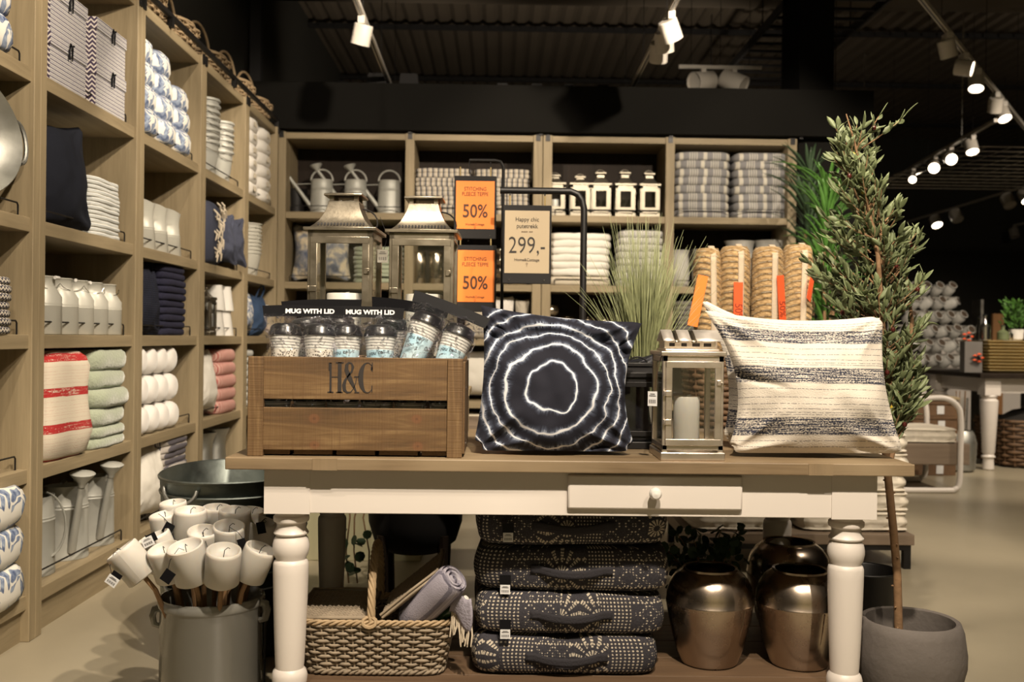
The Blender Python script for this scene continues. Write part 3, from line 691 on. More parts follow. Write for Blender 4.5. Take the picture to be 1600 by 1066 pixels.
# ---- lantern
def lantern(label, loc, rz, w, h, roof, mat='lantern_steel', cat='lantern', group=None, candle=None, dd=None, detail=True, body_h=None, post=None, solid_back=False):
    t = thing('lantern', label, cat, loc, rz, group); d = dd or w; bh = body_h or h*.72; p = post or w*.085
    MB().box((0, 0, .012), (w*1.06, d*1.06, .024)).build('base', mat, t, True, .003)
    fr = MB()
    for sx in (-1, 1):
        for sy in (-1, 1): fr.box((sx*(w/2-p/2), sy*(d/2-p/2), bh/2), (p, p, bh))
    for sy in (-1, 1):
        fr.box((0, sy*(d/2-p/2), bh-p*.6), (w, p, p*1.2)).box((0, sy*(d/2-p/2), .03+p*.5), (w, p, p))
    for sx in (-1, 1):
        fr.box((sx*(w/2-p/2), 0, bh-p*.6), (p, d, p*1.2)).box((sx*(w/2-p/2), 0, .03+p*.5), (p, d, p))
    fr.build('frame', mat, t, False, .0015)
    q = p*1.25; dz0, dz1 = .03+p*.9, bh-p*1.1
    do = MB(); yy = -d/2-.004; xw = w/2-p*.55
    for sx in (-1, 1): do.box((sx*(xw-q/2), yy, (dz0+dz1)/2), (q, .006, dz1-dz0))
    do.box((0, yy, dz1-q/2), (xw*2, .007, q)).box((0, yy, dz0+q/2), (xw*2, .007, q))
    dob = do.build('door', mat, t, True, .0012)
    MB().box((0, yy+.001, (dz0+dz1)/2), (xw*2-q, .002, dz1-dz0-q)).build('door_pane', 'clear_glass', dob, False)
    for sx in (-1, 1):
        MB().box((sx*(w/2-p/2), 0, bh/2), (.002, d-p*2, bh-p*2)).build('side_pane', 'clear_glass', t, False)
    MB().box((0, d/2-p/2, bh/2), (w-p*2, .002, bh-p*2)).build('back_pane', mat if solid_back else 'clear_glass', t, False)
    if detail:
        for zz in (dz0+(dz1-dz0)*.28, dz0+(dz1-dz0)*.62): 
            MB().box((-xw+q*.35, yy-.006, zz), (q*1.1, .003, q*.8)).tube([(-xw-.004, yy-.008, zz-q*.4), (-xw-.004, yy-.008, zz+q*.4)], .004, 8).build('hinge', mat, t, True, .001)
        MB().box((xw-q*.3, yy-.006, dz0+(dz1-dz0)*.75), (q*.8, .005, q*.8)).tube([(xw, yy-.01, dz0+(dz1-dz0)*.75), (xw, yy-.018, dz0+(dz1-dz0)*.75)], .003, 6).build('latch', mat, t, True, .001)
    if roof == 'pagoda':
        rh = h-bh; prof = [(.5, 0), (.53, .0), (.53, .012/rh), (.47, .07), (.40, .17), (.335, .30), (.285, .45), (.25, .60), (.23, .74), (.225, .78)]
        m = MB(); vs = []; fs = []
        for k, (a, z) in enumerate(prof):
            for sx, sy in ((-1, -1), (1, -1), (1, 1), (-1, 1)): vs.append((sx*a*w*1.06, sy*a*d*1.06, bh+z*rh))
        for k in range(len(prof)-1):
            for i in range(4): fs.append((k*4+i, k*4+(i+1) % 4, k*4+4+(i+1) % 4, k*4+4+i))
        fs.append((0, 3, 2, 1))
        m.add(vs, fs).build('roof', mat, t, True, .0015, sharp=30)
        v = MB(); n = 15
        z1 = bh+.165*rh; a = .405*w*1.06
        for i in range(n):
            x = (i-(n-1)/2)*a*1.75/n
            v.lathe([(.0038, 0), (.0038, .002)], 8, T(x, -(.405*d*1.06)-.0012, z1) @ RX(PI/2-.75), sy=1.9)
        if detail: v.build('vent_hole', 'matt_black', t, False)
        c = MB(); a = .215*w; z2 = bh+.78*rh
        for sx in (-1, 1):
            for sy in (-1, 1): c.box((sx*a*.9, sy*a*.9, z2+.055*rh), (.016*w/.25, .016*w/.25, .15*rh))
        c.build('chimney', mat, t, False)
        MB().box((0, 0, bh+rh*.93), (w*.60, d*.60, .008)).box((0, 0, bh+rh*.965), (w*.5, d*.5, .007), taper=.9).build('cap', mat, t, True, .002)
        if detail:
            pts = [(w*.26+.06*sin(a)*w/.25, -.0, bh+rh*.62-.09*w/.25*(1-cos(a))*.6) for a in [2*PI*k/20 for k in range(20)]]
            MB().tube(pts, .0028, 6, closed=True).build('ring_handle', 'black_metal', t)
    elif roof == 'small':
        rh = h-bh
        MB().box((0, 0, bh+.008), (w*1.1, d*1.1, .016)).build('cornice', mat, t, True, .002)
        MB().box((0, 0, bh+.016+rh*.22), (w*.85, d*.85, rh*.44), taper=.42).box((0, 0, bh+rh*.58), (w*.4, d*.4, rh*.24)).box((0, 0, bh+rh*.80), (w*.56, d*.56, .012)).build('roof', mat, t, True, .002)
        MB().tube([(w*.2*cos(a), 0, h-rh*.12+w*.13*sin(a)) for a in [PI*k/8 for k in range(9)]], .003, 6).build('ring_handle', mat, t)
    if candle:
        r, ch = candle; MB().lathe([(r*.97, 0), (r, .003), (r, ch-.006), (r*.96, ch-.001), (r*.5, ch-.004), (.001, ch-.006)], 32).build('candle', 'candle_wax', t, loc=(0, 0, .026))
        MB().tube([(0, 0, 0), (.002, 0, .008), (.014, 0, .010)], .0012, 6).build('wick', 'tag_white', t, loc=(0, 0, .02+ch))
    return t
def tagcard(parent, loc, rot=(0, 0, 0), w=.035, h=.05, mat='tag_white', bars=True, name='price_tag'):
    m = MB(); m.box((0, 0, 0), (w, .0012, h)); m.cur = 1
    if bars:
        for i in range(7): m.box((-w*.32+i*w*.105, -.001, -h*.18), (w*(.03 if i % 2 else .06), .0006, h*.26))
        m.box((0, -.001, h*.2), (w*.7, .0006, h*.05)).box((0, -.001, h*.32), (w*.5, .0006, h*.05))
    return m.build(name, [mat, 'ink' if mat != 'tag_black' else 'tag_white'], parent, False, loc=loc, rot=rot)

# ================================================================ ON THE MAIN TABLE
# ---- wooden crate
CY = 2.865; CX0 = P(387, 700, CY).x; CX1 = P(722, 700, CY).x; CW = CX1-CX0; CH = .286; CD = .36
cr = thing('crate', 'rustic brown wooden crate stamped with two black letters and an ampersand, filled with mugs', 'crate', ((CX0+CX1)/2, CY+CD/2, TZ))
for sy in (-1, 1):
    MB().box((0, 0, 0), (CW-.04, .014, .122)).build('upper_board', 'crate_wood_x', cr, False, .002, loc=(.0, sy*(CD/2-.007), CH-.061))
    MB().box((0, 0, 0), (CW-.04, .014, .122)).build('lower_board', 'crate_wood_knots', cr, False, .002, loc=(.0, sy*(CD/2-.007), .018+.061))
for sx in (-1, 1):
    MB().box((0, 0, 0), (.044, .022, CH)).build('corner_post', 'crate_wood_z', cr, False, .002, loc=(sx*(CW/2-.022), -CD/2+.004, CH/2))
    MB().box((0, 0, 0), (.044, .022, CH)).build('corner_post', 'crate_wood_z', cr, False, .002, loc=(sx*(CW/2-.022), CD/2-.004, CH/2))
    MB().box((0, 0, .0), (.016, CD-.03, CH-.02)).build('end_board', 'crate_wood_z', cr, False, .002, loc=(sx*(CW/2-.002), 0, CH/2))
m = MB()
for k in range(5): m.box(((k-2)*CW/5, 0, .011), (CW/5-.012, CD-.03, .014))
m.build('bottom_board', 'crate_wood_x', cr, False, .001)
# stencilled letters drawn in a condensed, high-contrast face
def stroke(m, pts, w):
    """variable width ribbon in x-z"""
    n = len(pts); L = []; Rr = []
    for i, (x, z) in enumerate(pts):
        a = pts[max(i-1, 0)]; b = pts[min(i+1, n-1)]; dx, dz = b[0]-a[0], b[1]-a[1]; l = math.hypot(dx, dz) or 1
        nx, nz = -dz/l, dx/l; k = (w[i] if isinstance(w, (list, tuple)) else w)/2
        L.append((x+nx*k, 0, z+nz*k)); Rr.append((x-nx*k, 0, z-nz*k))
    m.add(L+Rr, [(i, i+1, n+i+1, n+i) for i in range(n-1)])
def rect(m, x0, x1, z0, z1): m.add([(x0, 0, z0), (x1, 0, z0), (x1, 0, z1), (x0, 0, z1)], [(0, 1, 2, 3)])
m = MB(); H_ = .088
rect(m, .006, .012, 0, H_*.98); rect(m, .000, .018, 0, .003); rect(m, .003, .012, H_*.95, H_*.98)
rect(m, .030, .041, 0, H_); rect(m, .026, .045, 0, .003); rect(m, .024, .047, H_-.003, H_); rect(m, .012, .030, H_*.50, H_*.525); rect(m, .003, .0065, H_*.72, H_*.95)
# ampersand
stroke(m, [(.084, .004), (.066, .040), (.055, .066), (.056, .080), (.062, .087), (.070, .085), (.074, .075), (.071, .062), (.060, .048), (.052, .036), (.048, .022), (.050, .008), (.058, .001), (.068, .002), (.076, .012), (.083, .030), (.085, .046)],
       [.004, .013, .012, .010, .005, .004, .008, .006, .004, .008, .011, .010, .005, .003, .002, .002, .002])
rect(m, .078, .092, .045, .048); rect(m, .079, .093, 0, .003)
# C
pts = []; ws = []
for k in range(25):
    a = R(50+k*260/24); pts.append((.117+.020*cos(a), .044+.043*sin(a))); ws.append(.002+.013*max(0, -cos(a))**1.5)
stroke(m, pts, ws); rect(m, .129, .132, .062, .088); rect(m, .129, .1315, .002, .022); rect(m, .126, .132, .066, .075)
S_ = 1.0
m.v = [((x-.066)*.98, y, z) for x, y, z in m.v]
m.build('stencil_lettering', 'ink', cr, False, loc=(P(547, 600, CY).x-(CX0+CX1)/2, -CD/2-.0012, CH-.014-.088))
# ---- packs of two mugs in clear bags
def mug_mats(name, kind):
    g = G(name); v = g.co(); x, y, z = g.sep(v)
    t = g.ma('MODULO', g.ma('ADD', z, 1.0), .0085); ring = g.mix(g.band(t, 0, .0028, .0006), (.70, .69, .65), (.22, .22, .21))
    if kind == 'blue': low = g.ramp(g.noise(v, 9, 3), [(.35, (.36, .58, .70)), (.6, (.62, .74, .78)), (.75, (.75, .68, .55))])
    else: low = g.mix(g.ss(g.vor(v, 130), .25, .35), (.12, .10, .08), (.66, .62, .55))
    g.fin(g.mix(g.ss(z, .094, .0945), low, ring), .35)
mug_mats('mug_white', 'w'); mug_mats('mug_blue', 'blue')
def mug_pack(label, loc, rz, kind, tilt=0, lean=0, txt=None, card=True):
    t = thing('mug_pack', label, 'mug pack', loc, 0, 'bagged mugs in the wooden crate', rot=(Matrix.Rotation(rz, 3, 'Z') @ Matrix.Rotation(tilt, 3, 'Y') @ Matrix.Rotation(-lean, 3, 'X')).to_euler())
    for sx in (-1, 1):
        mg = MB().lathe([(.030, 0), (.033, .004), (.042, .10), (.0465, .133), (.048, .135), (.048, .138)], 32).build('mug', 'mug_white' if kind == 'w' else 'mug_blue', t, loc=(sx*.0515, 0, 0))
        MB().lathe([(.0495, .135), (.0500, .143), (.046, .150), (.0455, .158), (.042, .166), (.034, .171), (.020, .173), (.001, .173)], 32).build('lid', 'black_plastic', mg)
    if kind == 'b':
        for sx in (-1, 1):
            tx_ = text('you call it', .017, t.children[0 if sx < 0 else 1], (0, 0, 0), 'ink', sx=1, name='lettering')
            q = []
            tx_.data.transform(Matrix.Rotation(PI/2, 4, 'X'))
            for v in tx_.data.vertices:
                a = v.co.x/.042+.0; z = .086+v.co.z+v.co.x*.12; rr_ = .0335+.0085*z/.10+.0012+v.co.y*-1*0; v.co = Vector((rr_*sin(a), -rr_*cos(a), z))
            tx_.rotation_euler = (0, 0, 0)
    W2 = .112
    def bag(u, v, s):
        x = (u-.5)*2*W2*(1+.05*sin(v*9)); z = -.003+v*.205
        b = .052*(1-abs(2*u-1)**4)*(1-max(0, (v-.75)/.25)**1.3)
        k = noise.noise(Vector((u*9, v*7, s*3+loc[0]*9)))*.016*(.2+v); return (x, s*(b+.002)+k*(1 if v > .6 else .3), z+noise.noise(Vector((u*12, s, v*9)))*.004)
    m = MB(); m.surf(lambda u, v: bag(u, v, -1), 26, 22); m.surf(lambda u, v: bag(u, v, 1), 26, 22)
    m.build('bag', 'clear_film', t, sharp=180)
    if card:
        def cf(u, v): return ((u-.5)*(.236+.01*v), -.004, .192+v*.034+.003*sin(u*4))
        cb = MB().surf(cf, 12, 1).build('header_card', 'tag_black', t, False, thick=.001)
        if txt: text('MUG WITH LID', .0185, cb, (.02 if txt == 'r' else 0, -.0055, .210), 'tag_white', sx=1.15, off=.0008)
    return t
cz = CH-.066
row = [(P(476, 540, 3.0).x, 'w', 0, 0, 'speckled white mugs with header card at the left crate end'),
       (P(573, 540, 3.0).x, 'b', .0, 0, 'upright pale blue mugs in the middle of the crate front row'),
       (P(676, 540, 3.0).x, 'b', .34, .0, 'tilted pale blue mugs at the right end of the crate')]
for i, (x, k, tl, rz, lb) in enumerate(row):
    mug_pack('bag of two '+lb, (x-.01*i, CY+.085+(.03 if i == 1 else 0), TZ+cz-.01+(.03 if i == 2 else .0)), [-.03, .04, -.12][i], k, tl, .12 if i < 2 else .25, txt='r' if i < 2 else None, card=True)
for i, x in enumerate((-.20, 0.0, .2)):
    mug_pack('bag of two mugs behind the crate board gap, '+['under the speckled mugs', 'below the middle pack', 'below the tilted pack'][i], ((CX0+CX1)/2+x, CY+.09, TZ+.019), 0, 'w', 0, 0, card=False)
for i, (x, tl) in enumerate(((-.13, -.05), (.11, .12))):
    mug_pack('bag of mugs in the crate back row, '+['left one with a barcode card', 'right one half hidden by crinkled film'][i], ((CX0+CX1)/2+x, CY+.235, TZ+cz+.012), .1-.2*i, 'w', tl, -.05, card=True)
# ---- riser with the two tall lanterns
rs = thing('riser', 'low wooden riser on the table behind the crate, under two tall lanterns', 'riser', (P(598, 560, 3.52).x, 3.58, TZ))
MB().box((0, 0, .155), (.62, .30, .022)).build('riser_top', 'oak_x', rs, False, .002)
for sx in (-1, 1): MB().box((sx*.29, 0, .072), (.022, .28, .144)).build('riser_side', 'oak_z', rs, False, .002)
lz = TZ+.167
for i, (px, lb, rz) in enumerate(((539, 'tall steel pagoda-roofed lantern behind the crate, left of the pair, with hanging grey tag', -.03), (660, 'tall steel pagoda-roofed lantern behind the crate, right of the pair, beside orange signs', -.02))):
    x = P(px-(8 if i == 0 else 2), 500, 3.45).x
    L_ = lantern(lb, (x, 3.45+.118, lz), rz, .225, P(600, 297+i*3, 3.45).z-lz, 'pagoda', 'lantern_steel', candle=(.066, P(600, 456, 3.5).z-lz-.03), group='tall pagoda lanterns on the table', body_h=P(600, 361+i*2, 3.45).z-lz)
    if i == 0:
        tagcard(L_, (.145, -.09, .46), (0, 0, .15), .036, .045, 'pewter_tags')
        MB().tube([(.13, -.06, .60), (.16, -.08, .53), (.15, -.09, .483)], .001, 5).build('tag_string', 'black_metal', L_)
# ---- tie-dye pillow and the dark ones behind
PY = 2.93
def corners(pts, Y, cx, z0):
    out = []
    for px, py in pts:
        p = P(px, py, Y); out.append((p.x-cx, p.z-z0))
    return out
cx = P(868, 600, PY).x
def tdfold(u, v, s): return -s*.014*math.exp(-((v-.86+.25*(u-.45)**2)/.035)**2)*1.6 - s*.010*math.exp(-(((u-.08)-.05*sin(v*9))/.04)**2)
pc = corners([(736, 709), (1000, 711), (1014, 503), (750, 476)], PY, cx, TZ)
pillow(0, 0, .17, 'tie_dye', (cx, PY+.03, TZ+.006), .13, 0, 'black tie-dye pillow with white rings standing on the table beside the crate', 'pillow', 'pillows standing on the table', corners=pc, pull=(.022, .050, .0, .015), seed=2.2, amp=.019, ears=(.10, .10, .03, .0), fold=tdfold, nu=72)
cx2 = P(905, 620, 3.2).x
pc = corners([(760, 668), (1020, 668), (1002, 553), (745, 575)], 3.2, cx2, TZ)
pillow(0, 0, .16, 'black_satin', (cx2, 3.22, TZ+.006), .12, 0.06, 'plain black pillow mostly hidden behind the tie-dye pillow', 'pillow', 'pillows standing on the table', corners=[(-.27, 0), (.27, 0), (.30, .32), (-.29, .345)], pull=(.05, .05, 0, .07), seed=5, amp=.012)
# small care tag on the tie-dye pillow
# ---- the house-roofed lantern and the black one behind it
HY = 2.86; hx0 = P(1031, 700, HY).x; hx1 = P(1133, 700, HY).x; hw = hx1-hx0-.012
hl = lantern('silver metal lantern with striped house roof and white candle, on the table between pillows', ((hx0+hx1)/2, HY+.10, TZ), -.0, hw, P(1080, 556, HY).z-TZ, 'none', 'lantern_silver', candle=(.039, .155), dd=.20, body_h=P(1080, 556, HY).z-TZ)
bh = P(1080, 556, HY).z-TZ
MB().box((0, 0, bh+.006), (hw*1.08, .214, .014)).box((0, 0, bh+.016), (hw*.9, .16, .008)).build('cornice', 'lantern_silver', hl, True, .003)
hm = MB(); zb = bh+.018
hm.box((0, -.040, zb+.012), (hw*.86, .006, .024)).box((0, .040, zb+.012), (hw*.86, .006, .024))
for sx in (-1, 1): hm.box((sx*hw*.42, 0, zb+.012), (.006, .08, .024))
hm.build('chimney_box', 'lantern_silver', hl, True, .001)
wn = MB()
for x, w_ in ((-.3, .016), (-.1, .016), (.10, .022), (.29, .022)): wn.box((x*hw, -.0435, zb+.013), (w_, .002, .010))
wn.build('roof_window', 'ink', hl, False)
rp = [(-.066, .024), (-.045, .033), (-.022, .046), (0, .056), (.022, .046), (.045, .033), (.066, .024)]
for a, b, mt in ((-.46, -.28, 'lit_roof_silver'), (-.28, -.20, 'lantern_steel'), (-.20, .0, 'lit_roof_silver'), (.0, .09, 'lantern_steel'), (.09, .50, 'lit_roof_silver')):
    dz = 0 if mt == 'lit_roof_silver' else -.003
    vs = []; n = len(rp)
    for x in (a, b):
        for y, z in rp: vs.append((x*hw*(1+.0*y)-.0, y, z+zb+dz))
    m = MB().add(vs, [(i, i+1, n+i+1, n+i) for i in range(n-1)]); m.build('roof_panel', mt, hl, True, thick=.003, sharp=60)
MB().tube([(-.06, -.05, bh+.02), (-.092, -.085, bh-.005), (-.105, -.09, bh-.06), (-.112, -.10, bh-.105)], .001, 5).build('tag_string', 'ink_brown', hl)
tagcard(hl, (-.118, -.105, bh-.125), (0, 0, -.5), .028, .042)
lantern('black lantern standing behind the silver house lantern, beside the tie-dye pillow', (P(1003, 600, 3.12).x, 3.22, TZ), 0, .15, P(1000, 566, 3.1).z-TZ, 'small', 'black_metal', body_h=P(1000, 566, 3.1).z-TZ-.05)
# ---- striped wool pillows
SY = 2.95; cx = P(1270, 600, SY).x
def sf(u, v, s):
    if s > 0: return 0
    a = 0.0
    # the pinched fold at the left side
    L = (v-.53)-(-.30)*(u-.0); a += .034*math.exp(-(L/.022)**2)*max(0, 1-u/.33)
    L2 = (v-.62)-(-.25)*u; a -= .018*math.exp(-(L2/.06)**2)*max(0, 1-u/.45)
    a += .012*math.exp(-((v-.85)/.05)**2)*math.exp(-((u-.55)/.18)**2)
    return a
pc = corners([(1132, 712), (1416, 712), (1396, 490), (1102, 480)], SY, cx, TZ)
pillow(0, 0, .19, 'striped_wool', (cx, SY+.01, TZ+.006), .15, -.02, 'cream wool pillow with navy stripes standing at the right end of the table', 'pillow', 'pillows standing on the table', corners=pc, pull=(.075, .030, .0, .03), seed=8.4, amp=.013, ears=(.10, .03, .06, .03), fold=sf, nu=84)
cx3 = P(1255, 600, 3.2).x
pillow(0, 0, .17, 'striped_wool', (cx3, 3.24, TZ+.006), .10, .10, 'second cream pillow with navy stripes, leaning behind the front striped one', 'pillow', 'pillows standing on the table', corners=[(-.27, 0), (.28, 0), (.26, .43), (-.345, .505)], pull=(.07, .06, 0, .08), seed=3.3, amp=.010)
pillow(0, 0, .10, 'spiral_white', (1.12, 3.16, TZ+.006), .25, -.5, 'small off-white pillow corner peeking out at the right end of the table', 'pillow', 'pillows standing on the table', corners=[(-.12, 0), (.13, 0), (.12, .10), (-.12, .12)], seed=1.1)
# ---- grass in a pot
gx = P(1008, 600, 3.55).x
gp = thing('potted_grass', 'tall ornamental grass with fanned yellow-green blades standing behind the tie-dye pillow', 'grass plant', (gx, 3.62, TZ))
MB().lathe(hollow([(.06, 0), (.075, .02), (.085, .12), (.088, .13)], .006), 32, capt=False).build('pot', 'grey_enamel', gp)
MB().lathe([(.078, .112), (.0, .116)], 24, capb=False).build('soil', 'soil', gp)
m = MB(); rg = random.Random(4)
for i in range(540):
    a = rg.uniform(0, 2*PI); r0 = rg.uniform(0, .055); sp = abs(rg.gauss(0, .17)) if i % 9 else rg.uniform(.25, .62); h = rg.uniform(.38, .66) if i % 9 else rg.uniform(.36, .52)
    if i % 14 == 0: h = rg.uniform(.66, .735); sp *= .6
    pts = []; w = rg.uniform(.0013, .0026); ang = rg.uniform(0, PI)
    for k in range(6):
        t = k/5; bend = sp*(t**1.6)*h*1.0; z = .10+h*t-(.22*sp*h*t**3)
        pts.append(Vector((cos(a)*(r0+bend), sin(a)*(r0+bend)*.7, z)))
    vs = []
    for k, p in enumerate(pts):
        ww = w*(1-.85*(k/5)**2); vs += [p+Vector((cos(ang)*ww, sin(ang)*ww, 0)), p-Vector((cos(ang)*ww, sin(ang)*ww, 0))]
    m.add(vs, [(2*k, 2*k+1, 2*k+3, 2*k+2) for k in range(5)])
m.build('blades', 'leaf_grass', gp, True, thick=.0006)['kind'] = 'stuff'

# ================================================================ UNDER THE TABLE
def cushion(w, d, t, mat, u0=0, seed=0):
    m = MB(); r = .02
    prof = [(w*.3, .004), (.05, .0), (.016, .003), (.004, .012), (.0, .02), (-.006, t*.35), (-.008, t*.5), (-.006, t*.65), (0, t-.02), (.004, t-.012), (.016, t-.003), (.05, t), (w*.3, t+.004)]
    return m.soft(w, d, prof, 11, 72, .007, 5, seed, u0=u0)
ctx = [(P(886, 1030, 2.99).x, .565, 0), (P(891, 960, 2.99).x, .575, .02), (P(900, 890, 2.99).x, .585, -.05), (P(894, 820, 2.99).x, .575, .03)]
zt = [SZ+.001]; H4 = [.122, .127, .135, .128]
for i, (x, w, rz) in enumerate(ctx):
    t = thing('floor_cushion', fromtop(i, 4)+' of the four charcoal dot print floor cushions under the table', 'floor cushion', (x, 3.02+.23, zt[-1]), rz, 'printed floor cushions under the table')
    cushion(w, .46, H4[i], '', .21*i, i).build('pad', 'dotted_print_%d' % i, t, sharp=80)
    hp = [(-.115, -.236, H4[i]*.55), (-.09, -.243, H4[i]*.56), (0, -.266, H4[i]*.47), (.09, -.243, H4[i]*.56), (.115, -.236, H4[i]*.55)]
    m = MB()
    def hf(u, v):
        x_ = -.125+.25*u; b = max(0, 1-((x_)/.10)**2); return (x_, -.241-.016*b, H4[i]*.60-.026*v-.012*b)
    m.surf(hf, 18, 3).build('carry_handle', 'charcoal_handle', t, True, thick=.004)
    if i in (1, 2, 3):
        tagcard(t, (-.20, -.252, .008 if i < 3 else .03), (0, 0, 0), .03, .028); 
        MB().box((0, 0, 0), (.034, .003, .03)).build('tag_ribbon', 'tag_black', t, False, loc=(-.20, -.250, .036 if i < 3 else .058))
    zt.append(zt[-1]+H4[i]+.004)
# ---- wicker with real weave
def weave_path(hw, hd, n, z, amp, stakes, ph, slope=0, res=4):
    """closed superellipse path weaving in and out of the stakes"""
    N = stakes*res; pts = []
    for i in range(N):
        a = 2*PI*i/N; c, q = cos(a), sin(a); mx = (abs(c)**n+abs(q)**n)**(1/n); c, q = c/mx, q/mx
        k = amp*cos(PI*(i/res)+ph); L = math.hypot(c*hw, q*hd) or 1
        pts.append((c*hw*(1+k/L), q*hd*(1+k/L), z+.0008*sin(i*.7)))
    return pts
def wicker_body(hw, hd, h, flare, rows, stakes, rad, n=6, seg=5, z0=0, res=4):
    m = MB()
    for j in range(rows):
        z = z0+(j+.5)*h/rows; f = 1+flare*(z-z0)/h
        m.tube(weave_path(hw*f, hd*f, n, z, rad*1.25, stakes, PI*(j % 2), res=res), h/rows*.44, seg, closed=True, flat=.85)
    for i in range(stakes):
        a = 2*PI*(i+.0)/stakes; c, q = cos(a), sin(a); mx = (abs(c)**n+abs(q)**n)**(1/n); c, q = c/mx, q/mx
        m.tube([(c*hw, q*hd, z0), (c*hw*(1+flare), q*hd*(1+flare), z0+h)], rad*.9, 5)
    return m
def braid(pts_fn, N, rad, strands=3, turns=10, r=.004, seg=5):
    m = MB()
    for s_ in range(strands):
        pts = []
        for i in range(N+1):
            t = i/N; p, n1, n2 = pts_fn(t); a = 2*PI*(turns*t+s_/strands); pts.append(Vector(p)+Vector(n1)*cos(a)*rad+Vector(n2)*sin(a)*rad)
        m.tube(pts, r, seg)
    return m
bxc = P(590, 1000, 3.1).x
bk = thing('picnic_basket', 'grey wicker picnic basket with one lid open, on the shelf under the table', 'basket', (bxc, 3.155, SZ))
hw, hd, hh = .205, .14, .165
wicker_body(hw, hd, hh-.01, .16, 13, 58, .0042, 7, 6, .006, 5).build('basket_body', 'wicker_grey', bk, sharp=80)
MB().box((0, 0, .008), (hw*1.9, hd*1.9, .012)).build('basket_floor', 'wicker_dark', bk, False)
def ringfn(hw, hd, z, n=7):
    def f(t):
        a = 2*PI*t; c, q = cos(a), sin(a); mx = (abs(c)**n+abs(q)**n)**(1/n); return (c/mx*hw, q/mx*hd, z), (c, q, 0), (0, 0, 1)
    return f
for z, k in ((hh, 1.165), (.012, 1.01)): braid(ringfn(hw*k, hd*k, z), 240, .006, 3, 26, .0048).build('rim_braid', 'wicker_tan' if z > .1 else 'wicker_grey', bk, sharp=80)
def lid(L, Wd, name, M):
    m = MB(); rows = 9
    for j in range(30):
        y = -Wd/2+(j+.5)*Wd/30
        m.tube([(L*i/16, y, .0045*cos(PI*(i+j))) for i in range(17)], Wd/30*.5, 5, flat=1.0)
    m.tube([(0, -Wd/2, 0), (L, -Wd/2, 0), (L, Wd/2, 0), (0, Wd/2, 0)], .007, 7, closed=True)
    for k in range(2): m.tube([(0, -Wd/2-.003, .010*k), (L*.5, -Wd/2-.006, .010*k+.002), (L+.004, -Wd/2-.003, .010*k), (L+.006, 0, .01*k), (L, Wd/2, .01*k)], .0045, 6)
    o = m.build(name, 'wicker_grey', bk, sharp=80); o.matrix_local = M; return o
lid(.215, .30, 'closed_lid', T(-.018, 0, hh+.012) @ RZ(PI))
lid(.215, .30, 'open_lid', T(.025, 0, hh+.014) @ RY(-R(39)))
def hfn(t):
    a = PI*t; return ((-.012+.004*cos(a), -.158*cos(a), hh-.01+.215*sin(a)**.8), (1, 0, 0), (0, -cos(a), sin(a)))
braid(hfn, 60, .0075, 5, 5, .0058, 6).build('handle', 'wicker_tan', bk, sharp=80)
MB().tube([(-.012+.02*cos(a), -.168+.006*sin(a), hh+.004+.014*sin(a)) for a in [2*PI*k/12 for k in range(12)]], .006, 6, closed=True).build('handle_lashing', 'wicker_tan', bk)
# blanket roll and bottle in the basket
sb = roll_mb(.050, .24, 40, spiral=True); o = sb.build('rolled_blanket', 'scarf_stripe', sharp=60)
d_ = Vector((-.58, .42, -.66)).normalized(); st = P(710, 903, 2.97)
o.matrix_world = T(st.x, st.y, st.z) @ (Vector(d_).to_track_quat('Y', 'Z').to_matrix().to_4x4()); tag(o, 'rolled lilac-grey striped blanket sticking out of the open picnic basket', 'blanket')
bt = thing('bottle', 'swing-top glass bottle with white and red stopper lying in the picnic basket', 'bottle', (0, 0, 0))
e = P(726, 938, 3.0); s_ = Vector((e.x-.125, e.y+.08, e.z-.115)); dd = (e-s_); L_ = dd.length
bt.matrix_world = T(*s_) @ dd.to_track_quat('Z', 'Y').to_matrix().to_4x4()
MB().lathe([(.032, -.06), (.034, -.05), (.034, .04), (.028, .07), (.014, .11), (.012, L_-.03), (.014, L_-.028), (.014, L_-.018), (.011, L_-.016)], 24).build('glass_body', 'green_bottle', bt)
MB().lathe([(.011, L_-.018), (.0125, L_-.012), (.011, L_-.008)], 18).build('rubber_ring', 'rubber_red', bt)
MB().lathe([(.009, L_-.009), (.0135, L_-.005), (.0145, L_+.003), (.011, L_+.009), (.001, L_+.011)], 20).build('stopper', 'white_ceramic', bt)
MB().tube([(.016, 0, L_-.05), (.022, 0, L_-.035), (.018, 0, L_-.004), (0, 0, L_+.006), (-.018, 0, L_-.004), (-.022, 0, L_-.035), (-.016, 0, L_-.05)], .0016, 6).build('swing_wire', 'chrome', bt)
m = MB(); tg = tag(m.surf(lambda u, v: (P(702+34*u, 940, 3.0).x+.006*sin(v*3), 2.955+.05*(1-u)-.01*sin(v*3), .372-.07*v-.03*u*v+.012*sin(u*6)-.015*u), 14, 8).build('throw', 'lilac_grey', None, True, thick=.006), 'lilac-grey throw end with cream fringe hanging over the right side of the picnic basket', 'throw')
m = MB()
for k in range(13):
    x0 = P(706+2.6*k, 980, 3.0).x; z0 = .300-.0020*k
    m.tube([(x0, 2.955+.05*(1-k/12), z0), (x0+rnd.uniform(-.004, .006), 2.95+.05*(1-k/12), z0-.03), (x0+rnd.uniform(-.008, .008), 2.95+.05*(1-k/12), z0-.055-rnd.uniform(0, .03))], [.0022, .003, .002], 6)
m.build('fringe', 'fringe_cream', tg)
